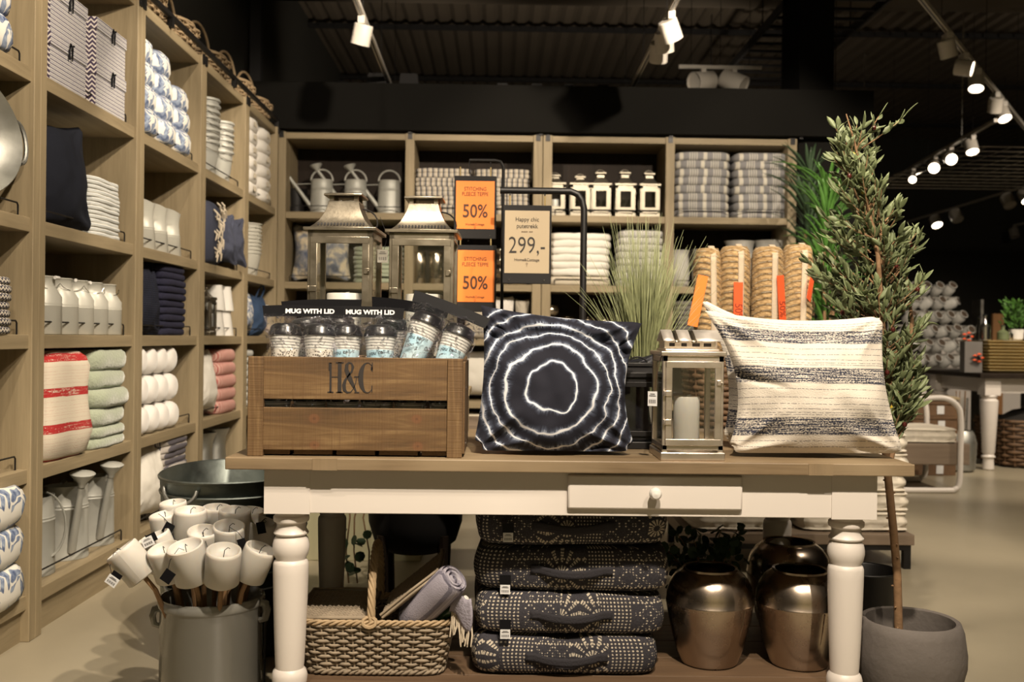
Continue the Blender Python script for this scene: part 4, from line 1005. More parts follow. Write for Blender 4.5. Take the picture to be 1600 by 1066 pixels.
# ---- hammered metal vases
VP_ = [(.085, 0), (.092, .005), (.094, .010), (.112, .06), (.131, .138), (.142, .20), (.1425, .202), (.1405, .204), (.139, .228), (.130, .260), (.113, .285), (.096, .299), (.088, .303), (.088, .310), (.084, .3085)]
vm = hollow(VP_, .004)
def vase(label, loc, rz=0, sc=1):
    t = thing('metal_vase', label, 'vase', loc, rz, 'round dark metal vases under the table')
    MB().lathe(vm, 56, capt=False).build('vase_body', 'vase_metal', t, sharp=60)
    m = MB()
    for k in range(60):
        a = 2*PI*k/60; m.lathe([(.0016, 0), (.0012, .001), (.0001, .0014)], 6, T(.1405*cos(a), .1405*sin(a), .193) @ RZ(a) @ RY(PI/2))
    m.tube([(.1*cos(.3), .1*sin(.3), .03), (.1325*cos(.3), .1325*sin(.3), .140), (.1430*cos(.3), .1430*sin(.3), .197)], .0014, 5)
    m.build('rivets', 'vase_metal', t)['kind'] = 'stuff'
    t.scale = (sc,)*3; return t
vase('large round gunmetal vase next to the cushion stack under the table', (P(1108, 1000, 3.17).x, 3.17, SZ), -1.2, .98)
vase('large round gunmetal vase beside the right front table leg', (P(1250, 1000, 3.15).x, 3.16, SZ), -1.6, .98)
vase('third gunmetal vase standing behind the other two vases', (P(1232, 900, 3.52).x, 3.52, SZ), .6, 1.03)
# eucalyptus trailing behind the vases
eu = thing('eucalyptus', 'dark trailing eucalyptus lying behind the metal vases under the table', 'plant', (P(1105, 900, 3.5).x, 3.5, SZ))
m = MB(); rg = random.Random(9); br = MB()
def round_leaf(m, p, r, rg):
    q = Matrix.Rotation(rg.uniform(0, 6), 4, 'Z') @ Matrix.Rotation(rg.uniform(.3, 1.8), 4, 'X')
    vs = [(cos(2*PI*k/8)*r, sin(2*PI*k/8)*r*1.1, abs(cos(2*PI*k/8))*r*.2) for k in range(8)]
    m.add(vs, [tuple(range(8))], M=T(*p) @ q)
for i in range(26):
    a = rg.uniform(0, 2*PI); b = rg.uniform(.05, .2); p0 = Vector((0, 0, .02)); p2 = Vector((cos(a)*b, sin(a)*b*.6, rg.uniform(.18, .36))); p1 = Vector((cos(a)*b*.4, sin(a)*b*.3, p2.z*.8))
    pts = [p0*(1-t)**2+p1*2*t*(1-t)+p2*t*t for t in [k/7 for k in range(8)]]; br.tube(pts, .0018, 5)
    for p in pts[2:]:
        for k in range(3): round_leaf(m, p+Vector((rg.uniform(-.02, .02), rg.uniform(-.02, .02), rg.uniform(-.02, .02))), rg.uniform(.012, .02), rg)
br.build('stems', 'bark', eu); m.build('foliage', 'leaf_dark', eu, False, thick=.0008)['kind'] = 'stuff'

# ================================================================ LEFT OF THE TABLE: candles on sticks in a stoneware crock
bkx = P(325, 960, 3.02)
ck = thing('crock', 'grey glazed crock on the floor holding the candles on sticks', 'crock', (bkx.x, 3.06, 0))
MB().lathe([(.148, 0), (.152, .006), (.152, .30), (.1545, .303), (.158, .31), (.1585, .325), (.155, .333), (.149, .334), (.145, .328), (.144, .03), (.001, .03)], 56, capt=False).build('crock_body', 'grey_enamel', ck, sharp=50)
for sx, zz in ((-1, .27), (1, .29)):
    MB().tube([(sx*.150, -.02, zz-.03), (sx*.168, -.02, zz-.025), (sx*.174, -.02, zz), (sx*.168, -.02, zz+.02), (sx*.150, -.02, zz+.025)], .008, 8, flat=1.6).build('ear', 'grey_enamel', ck)
MB().tube([(.156, 0, .32), (.165, -.005, .31), (.163, -.005, .05), (.155, -.005, .02)], .004, 6).build('wire_bail', 'black_metal', ck)
# candle: (pixel of the centre, tilt in the picture (deg), size, depth, tag)
CN = [(207, 880, -38, 1.0, 2.93, 'w'), (250, 862, -22, 1.0, 3.03, 'w'), (262, 880, -12, .95, 2.94, 0), (296, 880, -10, 1.06, 2.90, 'b'), (348, 885, 8, 1.0, 2.88, 's'), (317, 852, 4, .92, 2.99, 0), (357, 845, 6, .95, 3.0, 'b'), (297, 822, 2, .98, 3.09, 0), (262, 828, -8, .98, 3.12, 'b'),
      (338, 815, 3, .9, 3.17, 's'), (366, 822, 4, .98, 3.08, 0), (398, 880, 24, .95, 2.94, 's'), (404, 838, 12, .95, 3.12, 'b'), (272, 806, -4, .85, 3.2, 0), (392, 818, 8, .85, 3.2, 0)]
TG = {0: (175, 908, 'w', .034, .028, .6), 1: (231, 847, 'w', .034, .028, -.45), 8: (263, 826, 'b', .030, .034, .5), 3: (262, 901, 'b', .032, .036, .6), 5: (327, 878, 'b', .026, .036, .3), 6: (379, 853, 'b', .024, .042, -.3), 12: (408, 825, 'b', .026, .036, -.2)}
CP = ['leaning far out to the left with a barcode tag', 'second from the left, with a barcode card tag', 'bare wick, just right of the two barcode tags', 'at the front with a black tag below', 'front right, leaning forward and showing its wick', 'in the middle of the bunch, half covered',
      'right of the middle with a black tag', 'standing upright at the top of the bunch', 'upper left, behind a black tag', 'small one behind the upright candles', 'tall and upright on the upper right', 'leaning right against the table leg', 'partly behind the table leg, upper right', 'at the very back on the left', 'at the very back on the right']
for i, (px, py, an, sc, Y, tg_) in enumerate(CN):
    c = P(px, py, Y); r = .050*sc; h = .108*sc
    foot = Vector((bkx.x+(c.x-bkx.x)*.30, 3.06+(Y-3.06)*.3, .05)) if i else Vector((bkx.x-.02, 3.0, .05))
    d = (c-foot).normalized()
    if i == 4: d = (d+Vector((.0, -.35, 0))).normalized()
    d = Vector((sin(R(an)), -.30 if i in (3, 4, 5, 6, 2) else -.12, cos(R(an)))).normalized()
    t = thing('candle_torch', 'white pillar candle on a stick, '+CP[i], 'candle', c, 0, 'pillar candles on sticks in the crock')
    q = d.to_track_quat('Z', 'Y').to_matrix().to_4x4()
    Mt = Matrix.Translation(c) @ q; t.matrix_world = Mt; Mi = Mt.inverted()
    MB().lathe([(r*.9, -h/2), (r, -h/2+.004), (r*1.0, h/2-.010), (r*.985, h/2-.002), (r*.90, h/2), (r*.82, h/2-.006), (r*.7, h/2-.020), (r*.3, h/2-.024), (.001, h/2-.024)], 36).build('wax', 'frosted_wax', t, sharp=60)
    top = c-d*h/2
    mid = top.lerp(foot, .4)-Vector((0, 0, 0))
    MB().tube([Mi @ (c-d*h*.48), Mi @ (c-d*(h*.5+.05)), Mi @ (foot)], .0075, 8).build('stick', 'stick_wood', t)
    MB().tube([(0, 0, h/2-.03), (.002, 0, h/2-.002), (.010, -.004, h/2+.008), (.016, -.004, h/2+.004)], .0011, 5).build('wick', 'tag_black', t)
    if i in TG:
        qx, qy, kd, tw_, th_, rr_ = TG[i]; wp = P(qx, qy, Y-.062); lp_ = Mi @ wp; q_ = Mt.to_3x3().normalized().inverted() @ Matrix.Rotation(rr_, 3, 'Y')
        if kd == 'w':
            tagcard(t, lp_, q_.to_euler(), tw_, th_); tagcard(t, Mi @ (wp+Vector((.010, .002, .012))), q_.to_euler(), tw_*.9, th_*.9, 'tag_black', False, 'tag_fold')
        else: tagcard(t, lp_, q_.to_euler(), tw_, th_, 'tag_black', False)
        MB().tube([(0, -r*.1, h/2-.012), Vector((0, -r*.4, h/2+.004)), (Mi @ (wp+Vector((0, 0, th_*.5)))).lerp(Vector((0, 0, h/2)), .35)+Vector((0, -.01, .01)), Mi @ (wp+Vector((0, 0, th_*.5)))], .0009, 5).build('tag_string', 'tag_black', t)
# ---- nested oval tubs
tp = [(.93, 0), (.95, .004), (1.0, .235), (1.02, .24), (1.03, .248), (1.015, .252), (.985, .245), (.93, .01), (.001, .01)]
tx = P(366, 750, 3.7).x
def tub():
    t = thing('oval_tub', '', 'tub', (0, 0, 0), 0, 'nested oval zinc tubs left of the table')
    MB().lathe([(r*1.0, z) for r, z in tp], 64, sx=.25, sy=.34, n=2.2, capt=False).build('tub_wall', 'dark_zinc', t, sharp=50)
    m = MB()
    for sx, sy in ((-.10, -1), (-.10, 1)):
        m = MB(); pts = []
        for k in range(13):
            a = PI*k/12; x = -.12+.068*cos(a)*-1; y = -(.34*(max(0, 1-abs((x)/.25)**2.2))**(1/2.2))*1.0
            pts.append((x, (y-.018*sin(a)-.004)*(-sy), .222-.05*sin(a)))
        m.tube(pts, .0065, 8).build('tub_handle', 'galvanised', t)
    return t
t0 = tub(); n = 8
for k in range(n):
    z = .375-.0535*(n-1-k); z = .0015+k*.0535
    lb = fromtop(k, n)+' of the nested grey oval tubs stacked left of the white table'
    if k == 0: t0.location = (tx, 3.72, z); t0['label'] = lb; t0.rotation_euler = (0, 0, .05)
    else: dup(t0, (tx+rnd.uniform(-.006, .006), 3.72, z), .05+rnd.uniform(-.03, .03), lb)

# ================================================================ RIGHT: olive tree in a concrete pot
tc = P(1422, 965, 3.1)
tr = thing('olive_tree', 'slender olive tree in a grey concrete pot at the right end of the table', 'tree', (tc.x+.0, 3.1, 0))
pp = [(.118, 0), (.125, .005), (.150, .06), (.1665, .13), (.167, .17), (.158, .235), (.148, .262), (.142, .266), (.132, .262), (.130, .18), (.001, .18)]
MB().lathe(pp, 56, capt=False).build('planter', 'concrete_pot', tr, sharp=55)
MB().lathe([(.1295, .185), (.001, .19)], 32, capb=False).build('soil', 'soil', tr)
rg = random.Random(21); tw = MB(); lf = MB(); fruit = []
base = Vector((P(1405, 985, 3.08).x-tc.x, -.02, .18))
def TP(px, py, Y): p = P(px, py, Y); return Vector((p.x-tc.x, Y-3.1, p.z))
trunkA = [base, TP(1402, 900, 3.09), TP(1396, 830, 3.09), TP(1389, 760, 3.09), TP(1383, 700, 3.10), TP(1390, 600, 3.12), TP(1378, 500, 3.12), TP(1372, 400, 3.12), TP(1352, 300, 3.12), TP(1336, 225, 3.11), TP(1322, 178, 3.1)]
tw.tube(trunkA, [.0135, .0125, .0125, .012, .0115, .011, .009, .0075, .005, .0035, .002], 10)
tw.tube([TP(1389, 745, 3.10), TP(1391, 725, 3.12), TP(1397, 695, 3.14), TP(1402, 670, 3.15), TP(1418, 600, 3.15), TP(1425, 500, 3.15), TP(1412, 400, 3.14)], [.009]*4+[.008, .006, .003], 8)
tw.tube([TP(1384, 700, 3.10), TP(1372, 600, 3.12), TP(1340, 500, 3.12), TP(1310, 420, 3.13)], [.008, .007, .005, .003], 8)
for k in range(14):
    t = k/14; j = int(t*4); p = trunkA[j].lerp(trunkA[j+1], t*4-j); a = rg.uniform(0, 6); tw.lathe([(.004, 0), (.003, .006), (.001, .009)], 6, T(*p) @ RZ(a) @ RY(PI/2) @ T(0, 0, .010))
def leaf(m, p, d, L, w, rg):
    d = d.normalized(); s_ = d.cross(Vector((rg.uniform(-1, 1), rg.uniform(-1, 1), rg.uniform(-1, 1)))).normalized(); n = d.cross(s_)
    q = []; cs = [(0, .12), (.25, .75), (.5, 1), (.78, .7), (1, .05)]; cur = rg.uniform(-.15, .25)
    for t, k in cs:
        c = p+d*L*t-n*cur*L*t*t; q += [c+s_*w*k+n*w*.35*k, c, c-s_*w*k+n*w*.35*k]
    b = len(m.v); f = []
    for k in range(4): f += [(3*k, 3*k+1, 3*k+4, 3*k+3), (3*k+1, 3*k+2, 3*k+5, 3*k+4)]
    m.add(q, f)
# outline of the crown: (pixel row, left, right)
OUT = [(185, 1308, 1340), (230, 1300, 1368), (280, 1306, 1380), (330, 1290, 1412), (370, 1262, 1440), (420, 1255, 1445), (470, 1270, 1450), (520, 1305, 1442), (560, 1352, 1440), (620, 1365, 1438), (690, 1368, 1430)]
def width(y):
    for (y0, a0, b0), (y1, a1, b1) in zip(OUT, OUT[1:]):
        if y0 <= y <= y1: t = (y-y0)/(y1-y0); return a0+(a1-a0)*t, b0+(b1-b0)*t
    return OUT[-1][1:]
for i in range(235):
    y = 180+rg.random()**.85*470; a, b = width(y); px = rg.uniform(a, b); mid = 1378 if y > 320 else 1378-(320-y)*.38
    depth = rg.uniform(-.10, .10)*min(1, (b-a)/120)
    tip = TP(px, y, 3.12+depth); root = TP(mid+(px-mid)*.22, y+rg.uniform(25, 70), 3.12)
    midp = root.lerp(tip, .5)+Vector((0, 0, -.01)); pts = [root*(1-t)**2+midp*2*t*(1-t)+tip*t*t for t in [k/8 for k in range(9)]]
    tw.tube(pts, [.003-.0003*k*.8 for k in range(9)], 5)
    L = (tip-root).length; nl = max(4, int(L/.013)); nl = min(nl, 14); dr_ = (tip-root).normalized()
    for k in range(nl):
        t = .25+.75*k/max(1, nl-1); j = min(7, int(t*8)); p = pts[j].lerp(pts[j+1], t*8-j); sd = Vector((rg.uniform(-1, 1), rg.uniform(-1, 1), rg.uniform(-.4, .9)))
        leaf(lf, p, dr_*.9+sd*.85, rg.uniform(.034, .062), rg.uniform(.0058, .0092), rg)
    if i % 9 == 0: fruit.append((pts[6]+Vector((0, -.008, -.008)), i))
tw.build('trunk_and_branches', 'bark', tr, sharp=60); lf.build('foliage', 'leaf_olive', tr, True, thick=.0008, sharp=180)['kind'] = 'stuff'
for p, i in fruit: MB().lathe([(.0005, -.009), (.006, -.005), (.0075, 0), (.006, .006), (.0005, .010)], 12).build('olive', 'olive_yellow' if i % 27 == 0 else 'olive_fruit', tr, loc=p)
# small metal pot behind the tree
pot('planter', 'dark metal pot on the floor behind the tree trunk, partly hidden by the table leg', 'pot', (P(1362, 930, 3.62).x, 3.68, 0), hollow([(.10, 0), (.105, .01), (.118, .28), (.122, .285), (.120, .288)], .004), 'black_metal')
# ---- price signs behind the table
def sign_frame(label, loc, w, h, lines, card, rz=0, cat='sign', group=None, ww=None):
    t = thing('price_sign', label, cat, loc, rz, group)
    MB().box((0, 0, -h/2-.012), (w, .010, h+.05)).build('sign_frame', 'matt_black', t, True, .003)
    c = MB().box((0, 0, -h/2-.002), (w-.016, .004, h-.014)).build('card', card, t, False, loc=(0, -.0045, 0))
    kz = -h*(.84 if card == 'beige_card' else .945); km = MB().tube([(.0035*cos(a), 0, kz+.0035*sin(a)) for a in [2*PI*k/12 for k in range(12)]], .0006, 5, closed=True).tube([(0, 0, kz-.0035), (0, 0, kz-.011)], .0006, 5)
    if card == 'beige_card':
        for q in range(9): km.box((-.020+q*.005, 0, -h*.355), (.0036 if q != 5 else .0001, .0008, .0040))
    km.build('key_emblem', 'ink_brown', c, loc=(0, -.0028, 0))
    for s_, size, z, mt, sx, off in lines: text(s_, size, c, (0, -.0030, z), mt, sx=sx, off=off)
    m = MB()
    for sx in (-1, 1): m.tube([(sx*w*.36, 0, .012), (sx*w*.36, -.004, .03), (sx*w*.36, 0, .05)], .003, 6)
    m.build('clip', 'gold_tray', t)
    for sx in (-1, 1): MB().lathe([(.003, 0), (.002, .003), (.0001, .004)], 10, RX(PI/2)).build('rivet', 'chrome', t, loc=(sx*w*.36, -.006, -h-.022))
    return t
for i, (y0, y1) in enumerate(((280, 371), (388, 485))):
    a = P(743, y0, 4.2); b = P(743, y1, 4.2); h = (a.z-b.z)-.03; w = P(776, y0, 4.2).x-P(710, y0, 4.2).x
    sign_frame('orange sign with black fifty percent text, '+['upper one of the two' , 'lower one of the two'][i]+' beside the tall lanterns', (a.x, 4.2, a.z), w, h,
               [('STITCHING', .0225, -h*.20, 'ink_brown', .82, 0), ('FLEECE TEPPE', .0225, -h*.30, 'ink_brown', .82, 0), ('50%', .078, -h*.64, 'ink_brown', .82, .001), ('Home&Cottage', .013, -h*.89, 'ink_brown', .95, 0)], 'orange_card', group='orange fifty percent signs')
sd = thing('sign_stand', 'thin black hooked stand carrying the two orange signs', 'stand', (P(785, 400, 4.22).x, 4.23, 0))
top = P(785, 250, 4.22).z; wv = .145
MB().tube([(0, 0, .76), (0, 0, top-.03), (-.012, 0, top-.006), (-.035, 0, top), (-wv, 0, top)], .007, 8).build('pole', 'black_metal', sd)
m = MB()
for x in (-wv, -.055): m.tube([(x, 0, top), (x, -.015, top-.06), (x, -.025, P(743, 280, 4.2).z+.04)], .0022, 5); m.tube([(x-.0, -.02, P(743, 372, 4.2).z-.0), (x, -.02, P(743, 388, 4.2).z+.03)], .0022, 5)
m.build('hanging_wire', 'black_metal', sd)
MB().lathe([(.09, 0), (.09, .008), (.02, .014), (.001, .014)], 28).build('stand_base', 'black_metal', sd, loc=(0, 0, .765))
a = P(824, 326, 3.95); b = P(824, 441, 3.95); h = a.z-b.z-.03; w = P(862, 330, 3.95).x-P(786, 330, 3.95).x
sign_frame('beige price sign reading 299 hanging from a black pipe stand', (a.x, 3.95, a.z), w, h,
           [('Happy chic', .024, -h*.17, 'ink', .88, 0), ('putetrekk', .024, -h*.27, 'ink', .88, 0), ('299,-', .094, -h*.57, 'ink', .78, -.0006), ('Home&Cottage', .0165, -h*.78, 'ink', .95, 0)], 'beige_card')
sd = thing('sign_stand', 'black pipe stand with rounded corner carrying the beige price sign', 'stand', (P(912, 400, 3.96).x, 3.97, 0))
top = P(860, 298, 3.96).z; x1 = P(780, 298, 3.96).x-P(912, 298, 3.96).x
MB().tube([(0, 0, .76), (0, 0, top-.07), (-.008, 0, top-.035), (-.025, 0, top-.012), (-.055, 0, top), (x1, 0, top)], .0135, 12).build('pipe', 'black_metal', sd)
m = MB()
for x in (-.36*w, .36*w): q = a.x-P(912, 400, 3.96).x+x; m.tube([(q, 0, top), (q, -.012, top-.03), (q, -.02, a.z+.045)], .003, 5)
m.build('hanging_wire', 'black_metal', sd)
MB().box((0, 0, .770), (.22, .16, .012)).build('stand_base', 'black_metal', sd, True, .002)

# ================================================================ GOODS IN THE LEFT BOOKCASES
def YL(px, back=0.0): return (1.71+back)*FPX/(780-px)
def LP(px0, px1, z, back=.03, d=.36):
    """centre and width of goods seen between two pixel columns in the left bookcases"""
    y0, y1 = YL(px0, back), YL(px1, back); return (LX-back-d/2, (y0+y1)/2, z), y1-y0
E = .001
# bay nearest the camera
stack(3, -1.875, 3.27, ROWS[4]+E, LR, .52, .36, .13, 'palm_print', 'folded_quilt', 'quilt', 'blue palm print quilts, top shelf, left edge', 'palm quilts at the upper left', 1)
stack(3, -1.885, 3.31, ROWS[0]+E, LR, .56, .44, .142, 'palm_print', 'folded_quilt', 'quilt', 'blue palm print quilts, bottom shelf, left edge', 'palm quilts at the lower left', 1, amp=.008)
stack(7, -1.87, 3.29, ROWS[2]+E, LR, .50, .34, .029, 'zigzag_towel', 'folded_towel', 'towel', 'black and cream zigzag towels at the left edge', 'zigzag towels', 1)
t = thing('oval_tray', 'large oval zinc tray with a loop handle standing on edge at the left border', 'tray', (-1.86, 3.22, ROWS[3]+.245), 0)
M_ = RZ(-.18) @ RY(PI/2-.12)
MB().lathe([(.001, 0), (.84, 0), (.93, .02), (1.0, .09), (1.015, .094), (1.0, .098), (.92, .03), (.83, .008), (.001, .008)], 56, M_, sx=.24, sy=.36).build('tray_body', 'galvanised', t, sharp=50)
m = MB(); m.tube([tuple((M_ @ Vector((.075*cos(a), .355+.042*sin(a), .085)))) for a in [PI*k/10 for k in range(11)]], .008, 8); m.build('tray_handle', 'galvanised', t)
# boxes
def pbox():
    t = thing('storage_box', '', 'storage box', (0, 0, 0), LR, 'patterned boxes with lids')
    def two(m, c, d):
        x, y, z = d[0]/2, d[1]/2, d[2]/2
        vs = [(c[0]+a*x, c[1]+b*y, c[2]+k*z) for k in (-1, 1) for a, b in ((-1, -1), (1, -1), (1, 1), (-1, 1))]
        m.cur = 0; m.add(vs, [(3, 2, 1, 0), (4, 5, 6, 7), (0, 1, 5, 4), (2, 3, 7, 6)]); m.cur = 1; m.add(vs, [(1, 2, 6, 5), (3, 0, 4, 7)])
    m = MB(); two(m, (0, 0, .07), (.325, .355, .14)); m.build('box_body', ['ikat_box', 'zigzag_side'], t, False)
    m = MB(); two(m, (0, 0, .163), (.335, .365, .050)); m.build('lid', ['ikat_box', 'zigzag_side'], t, False, .002)
    m = MB()
    for s in (-1, 1):
        m.tube([(0, -.184, .165), (s*.008, -.192, .168), (s*.014, -.188, .155), (s*.012, -.188, .118)], [.003, .005, .006, .004], 6, flat=.5)
        m.tube([(0, -.184, .165), (s*.016, -.194, .18), (s*.003, -.192, .172)], .004, 6)
    m.build('ribbon', 'tag_black', t)
    return t
b0 = pbox()
for i, (yy, z, lb) in enumerate(((3.975, 0, 'lower patterned lidded box with ribbon, left stack on the top shelf'), (3.975, .190, 'upper patterned lidded box with ribbon, left stack on the top shelf'),
                                 (4.405, 0, 'lower patterned lidded box with ribbon, right stack on the top shelf'), (4.405, .190, 'upper patterned lidded box with ribbon, right stack on the top shelf'))):
    if i == 0: b0.location = (-1.90, yy, ROWS[4]+E); b0['label'] = lb
    else: dup(b0, (-1.90, yy, ROWS[4]+E+z), LR, lb)
pillow(.47, .468, .20, 'navy_linen', (-1.80, 4.02, ROWS[3]+.006), .13, LR-.35, 'plain charcoal navy pillow on the shelf under the patterned boxes', seed=6, pull=(.05, .05, .01, .05), amp=.012)
stack(14, -1.875, 4.40, ROWS[3]+E, LR, .34, .30, .0185, 'pale_napkin', 'folded_napkin', 'napkin', 'white folded napkins beside the navy pillow', 'napkin stack', 1, .004, .005)
# milk cans
def milk_can():
    t = thing('milk_can', '', 'milk can', (0, 0, 0), 0, 'galvanised milk cans')
    MB().lathe([(.074, 0), (.077, .003), (.076, .11), (.0775, .113), (.076, .116), (.0775, .121), (.076, .124), (.076, .148), (.052, .186), (.050, .19), (.050, .222), (.054, .226), (.051, .229), (.047, .222), (.047, .15), (.001, .15)], 36, capt=False).build('can_body', 'cream_zinc', t, sharp=50)
    MB().tube([(.052*cos(a)*1.0, .062*sin(a), .205-.03*abs(cos(a))**.5+.0) for a in [2*PI*k/24 for k in range(24)]], .0018, 5, closed=True).build('wire_handle', 'chrome', t)
    MB().lathe([(.006, -.02), (.008, -.016), (.008, .016), (.006, .02)], 10, T(.062, 0, .222) @ RX(PI/2)).build('grip', 'white_ceramic', t)
    return t
c0 = milk_can(); pts = [(-1.80, 3.93), (-1.80, 4.085), (-1.80, 4.24), (-1.80, 4.395), (-1.80, 4.55)]
for i, (x, y) in enumerate(pts):
    lb = along(i, 5)+' of the five galvanised milk cans on the middle shelf'
    if i == 0: c0.location = (x, y, ROWS[2]+E); c0['label'] = lb; c0.rotation_euler.z = 0
    else: dup(c0, (x, y, ROWS[2]+E), .5*i, lb)
# throw and mohair blankets
m = MB(); m.soft(.40, .33, [(.1, 0), (.02, .0), (.0, .02), (-.012, .10), (-.004, .2), (.0, .28), (-.004, .36), (.004, .40), (.03, .425), (.1, .43)], 6, 56, .010, 7, 3)
o = m.build('folded_throw', 'red_striped_throw', sharp=80); o.location = (-1.865, 3.985, ROWS[1]+E); o.rotation_euler = (0, 0, LR-.05); tag(o, 'cream throw with red stripes folded on the shelf below the milk cans', 'throw')
z = ROWS[1]+E; n = 6
for i in range(6):
    t_ = (.045, .05, .082, .082, .082, .088)[i]
    o = slab(.44, .40, t_, 'sage_mohair', None, 'folded_blanket', 4.5, .008, 11+i, 1, fr=9); o.location = (-1.89+rnd.uniform(-.012, .012), 4.42+rnd.uniform(-.01, .01), z); o.rotation_euler = (0, 0, LR+rnd.uniform(-.05, .05)); z += t_*.985
    tag(o, fromtop(i, 6)+' of the sage green mohair blankets beside the red striped throw', 'blanket', 'sage mohair blankets')
for i, (y, rz, lb) in enumerate(((3.97, LR+PI, 'zinc watering can with its strap handle to the front on the bottom shelf'), (4.26, LR-.85, 'zinc watering can with forward spout, in the middle of the bottom shelf'), (4.545, LR-.80, 'zinc watering can with forward spout, nearest the candles on the bottom shelf'))):
    watering_can(lb, (-1.835, y, ROWS[0]+E), rz, 'painted_zinc', .31, .092, 'watering cans on the bottom shelf')
# third bay
for r, nc in enumerate((3, 3, 3, 2)):
    for c in range(nc):
        o = slab(.265, .40, .128, 'palm_print', None, 'rolled_quilt', 3.2, .006, r*3+c, 1); o.location = (-1.90-.012*r, 4.905+c*.268+.006*r, ROWS[4]+.012+r*.118); o.rotation_euler = (0, .0, LR)
        tag(o, ('lowest', 'second lowest', 'third lowest', 'top')[r]+' row palm print quilt above the jugs, '+along(c, nc)+' in its row', 'quilt', 'palm quilts above the jugs')
def jug():
    t = thing('jug', '', 'jug', (0, 0, 0), 0, 'galvanised jugs')
    MB().lathe([(.068, 0), (.071, .003), (.064, .10), (.0655, .103), (.063, .106), (.0645, .113), (.062, .116), (.056, .17), (.060, .205), (.066, .232), (.064, .232), (.056, .19), (.052, .1), (.001, .1)], 32, capt=False).build('jug_body', 'cream_zinc', t, sharp=50)
    t.children[0].data.transform(Matrix.Identity(4))
    for v in t.children[0].data.vertices:
        if v.co.z > .17: k = (v.co.z-.17)/.06; v.co.z += max(0, -v.co.y)*.35*k; v.co.y -= max(0, -v.co.y)*.25*k
    MB().tube([(0, .055, .21), (0, .085, .225), (0, .115, .205), (0, .12, .16), (0, .10, .11), (0, .062, .075)], .006, 8, flat=1.7).build('handle', 'cream_zinc', t)
    return t
j0 = jug()
for i, y in enumerate((4.84, 5.01, 5.20, 5.41)):
    lb = along(i, 4)+' of the galvanised jugs under the palm print quilts'
    if i == 0: j0.location = (-1.80, y, ROWS[3]+E); j0['label'] = lb; j0.rotation_euler.z = -.15
    else: dup(j0, (-1.80, y, ROWS[3]+E), -.15, lb)
pillow(.42, .40, .17, 'wool_navy_knit', (-1.79, 4.95, ROWS[2]+.006), .10, LR-.2, 'black navy knitted pillow on the middle shelf beside navy towels', seed=12, pull=(.03, .03, 0, .03), amp=.014)
stack(10, -1.89, 5.33, ROWS[2]+E, LR, .40, .34, .0375, 'navy_towel', 'folded_towel', 'towel', 'navy towels beside the black knitted pillow', 'navy towels', 1)
r0 = roll_mb(.074, .36, 32, seed=1).build('rolled_towel', 'spiral_white', sharp=60)
k_ = 0
for r in range(3):
    for c in range(4):
        o = r0 if k_ == 0 else r0.copy()
        if k_: COL.objects.link(o)
        k_ += 1
        o.location = (-1.70-.006*r, 4.845+c*.149, ROWS[1]+.075+r*.146); o.rotation_euler = (rnd.uniform(0, 0), 0, LR)
        tag(o, ('bottom', 'middle', 'top')[r]+' row white rolled pillow, '+along(c, 4)+' in the block of white rolls', 'rolled pillow', 'white rolls')
pillow(.42, .44, .2, 'white_cotton', (-1.79, 5.03, ROWS[0]+.006), .1, LR-.2, 'large plain white pillow on the bottom shelf behind the candle bunch', seed=15, amp=.012)
stack(6, -1.90, 5.36, ROWS[0]+E, LR, .44, .36, .068, 'blanket_stripe', 'folded_blanket', 'blanket', 'grey striped blankets beside the white bottom shelf pillow', 'striped blankets', 2, amp=.006)
# fourth bay
def bucket_mb(r, h): return MB().lathe([(r*.68, 0), (r*.7, .003), (r*.96, h*.92), (r*1.04, h*.925), (r*1.07, h*.96), (r*1.02, h), (r*.97, h*.97), (r*.67, .006), (.001, .006)], 32, capt=False)
for s_, (y, nb) in enumerate(((6.10, 8), (6.42, 6))):
    src = None
    for i in range(nb):
        z = ROWS[4]+.003+i*.037
        lb = fromtop(i, nb)+' of the nested grey buckets, '+('left' if s_ == 0 else 'right')+' stack on the top shelf'
        if src is None:
            t = thing('bucket', lb, 'bucket', (-1.81, y, z), LR, 'nested buckets on the top shelf'); bucket_mb(.085, .21).build('bucket_wall', 'painted_zinc', t, sharp=50)
            MB().tube([(.086, 0, .19), (.088, -.02, .17), (.07, -.06, .15), (0, -.089, .145), (-.07, -.06, .15), (-.088, -.02, .17), (-.086, 0, .19)], .002, 5).build('wire_handle', 'chrome', t); src = t
        else: dup(src, (-1.81+rnd.uniform(-.002, .002), y, z), LR+rnd.uniform(-.3, .3), lb)
t = thing('folded_throw', 'slate blue throw with cream knotted fringe hanging at the front of the shelf', 'throw', (-1.82, 5.95, ROWS[3]+E), LR)
MB().soft(.28, .26, [(.08, 0), (.02, 0), (0, .03), (-.006, .2), (0, .33), (.03, .37), (.08, .375)], 5, 44, .012, 8, 2).build('throw_body', 'slate_blue_cotton', t, sharp=80)
m = MB()
for k in range(26):
    a = rnd.uniform(-.1, .12); z = .04+.32*k/26; m.tube([(a, -.135, z+.03), (a+rnd.uniform(-.02, .02), -.155, z+.01), (a+rnd.uniform(-.03, .03), -.15, z-.03)], [.005, .006, .003], 6)
m.build('fringe', 'fringe_cream', t)
for i, (y, rz, lb) in enumerate(((6.22, LR-.45, 'slate blue cotton cushion squeezed beside the fringed throw, left one'), (6.42, LR-.55, 'slate blue cotton cushion with a pointed corner and cream tie, right one'))):
    o = pillow(.34, .36, .13, 'slate_blue_cotton', (-1.74, y, ROWS[3]+.006), .10, rz, lb, 'cushion', 'slate blue cushions', seed=20+i, amp=.014)
lantern('small lantern on the middle shelf beside the white tapered pots', (-1.795, 6.03, ROWS[2]+E), LR, .13, .30, 'small', 'lantern_steel', detail=False)
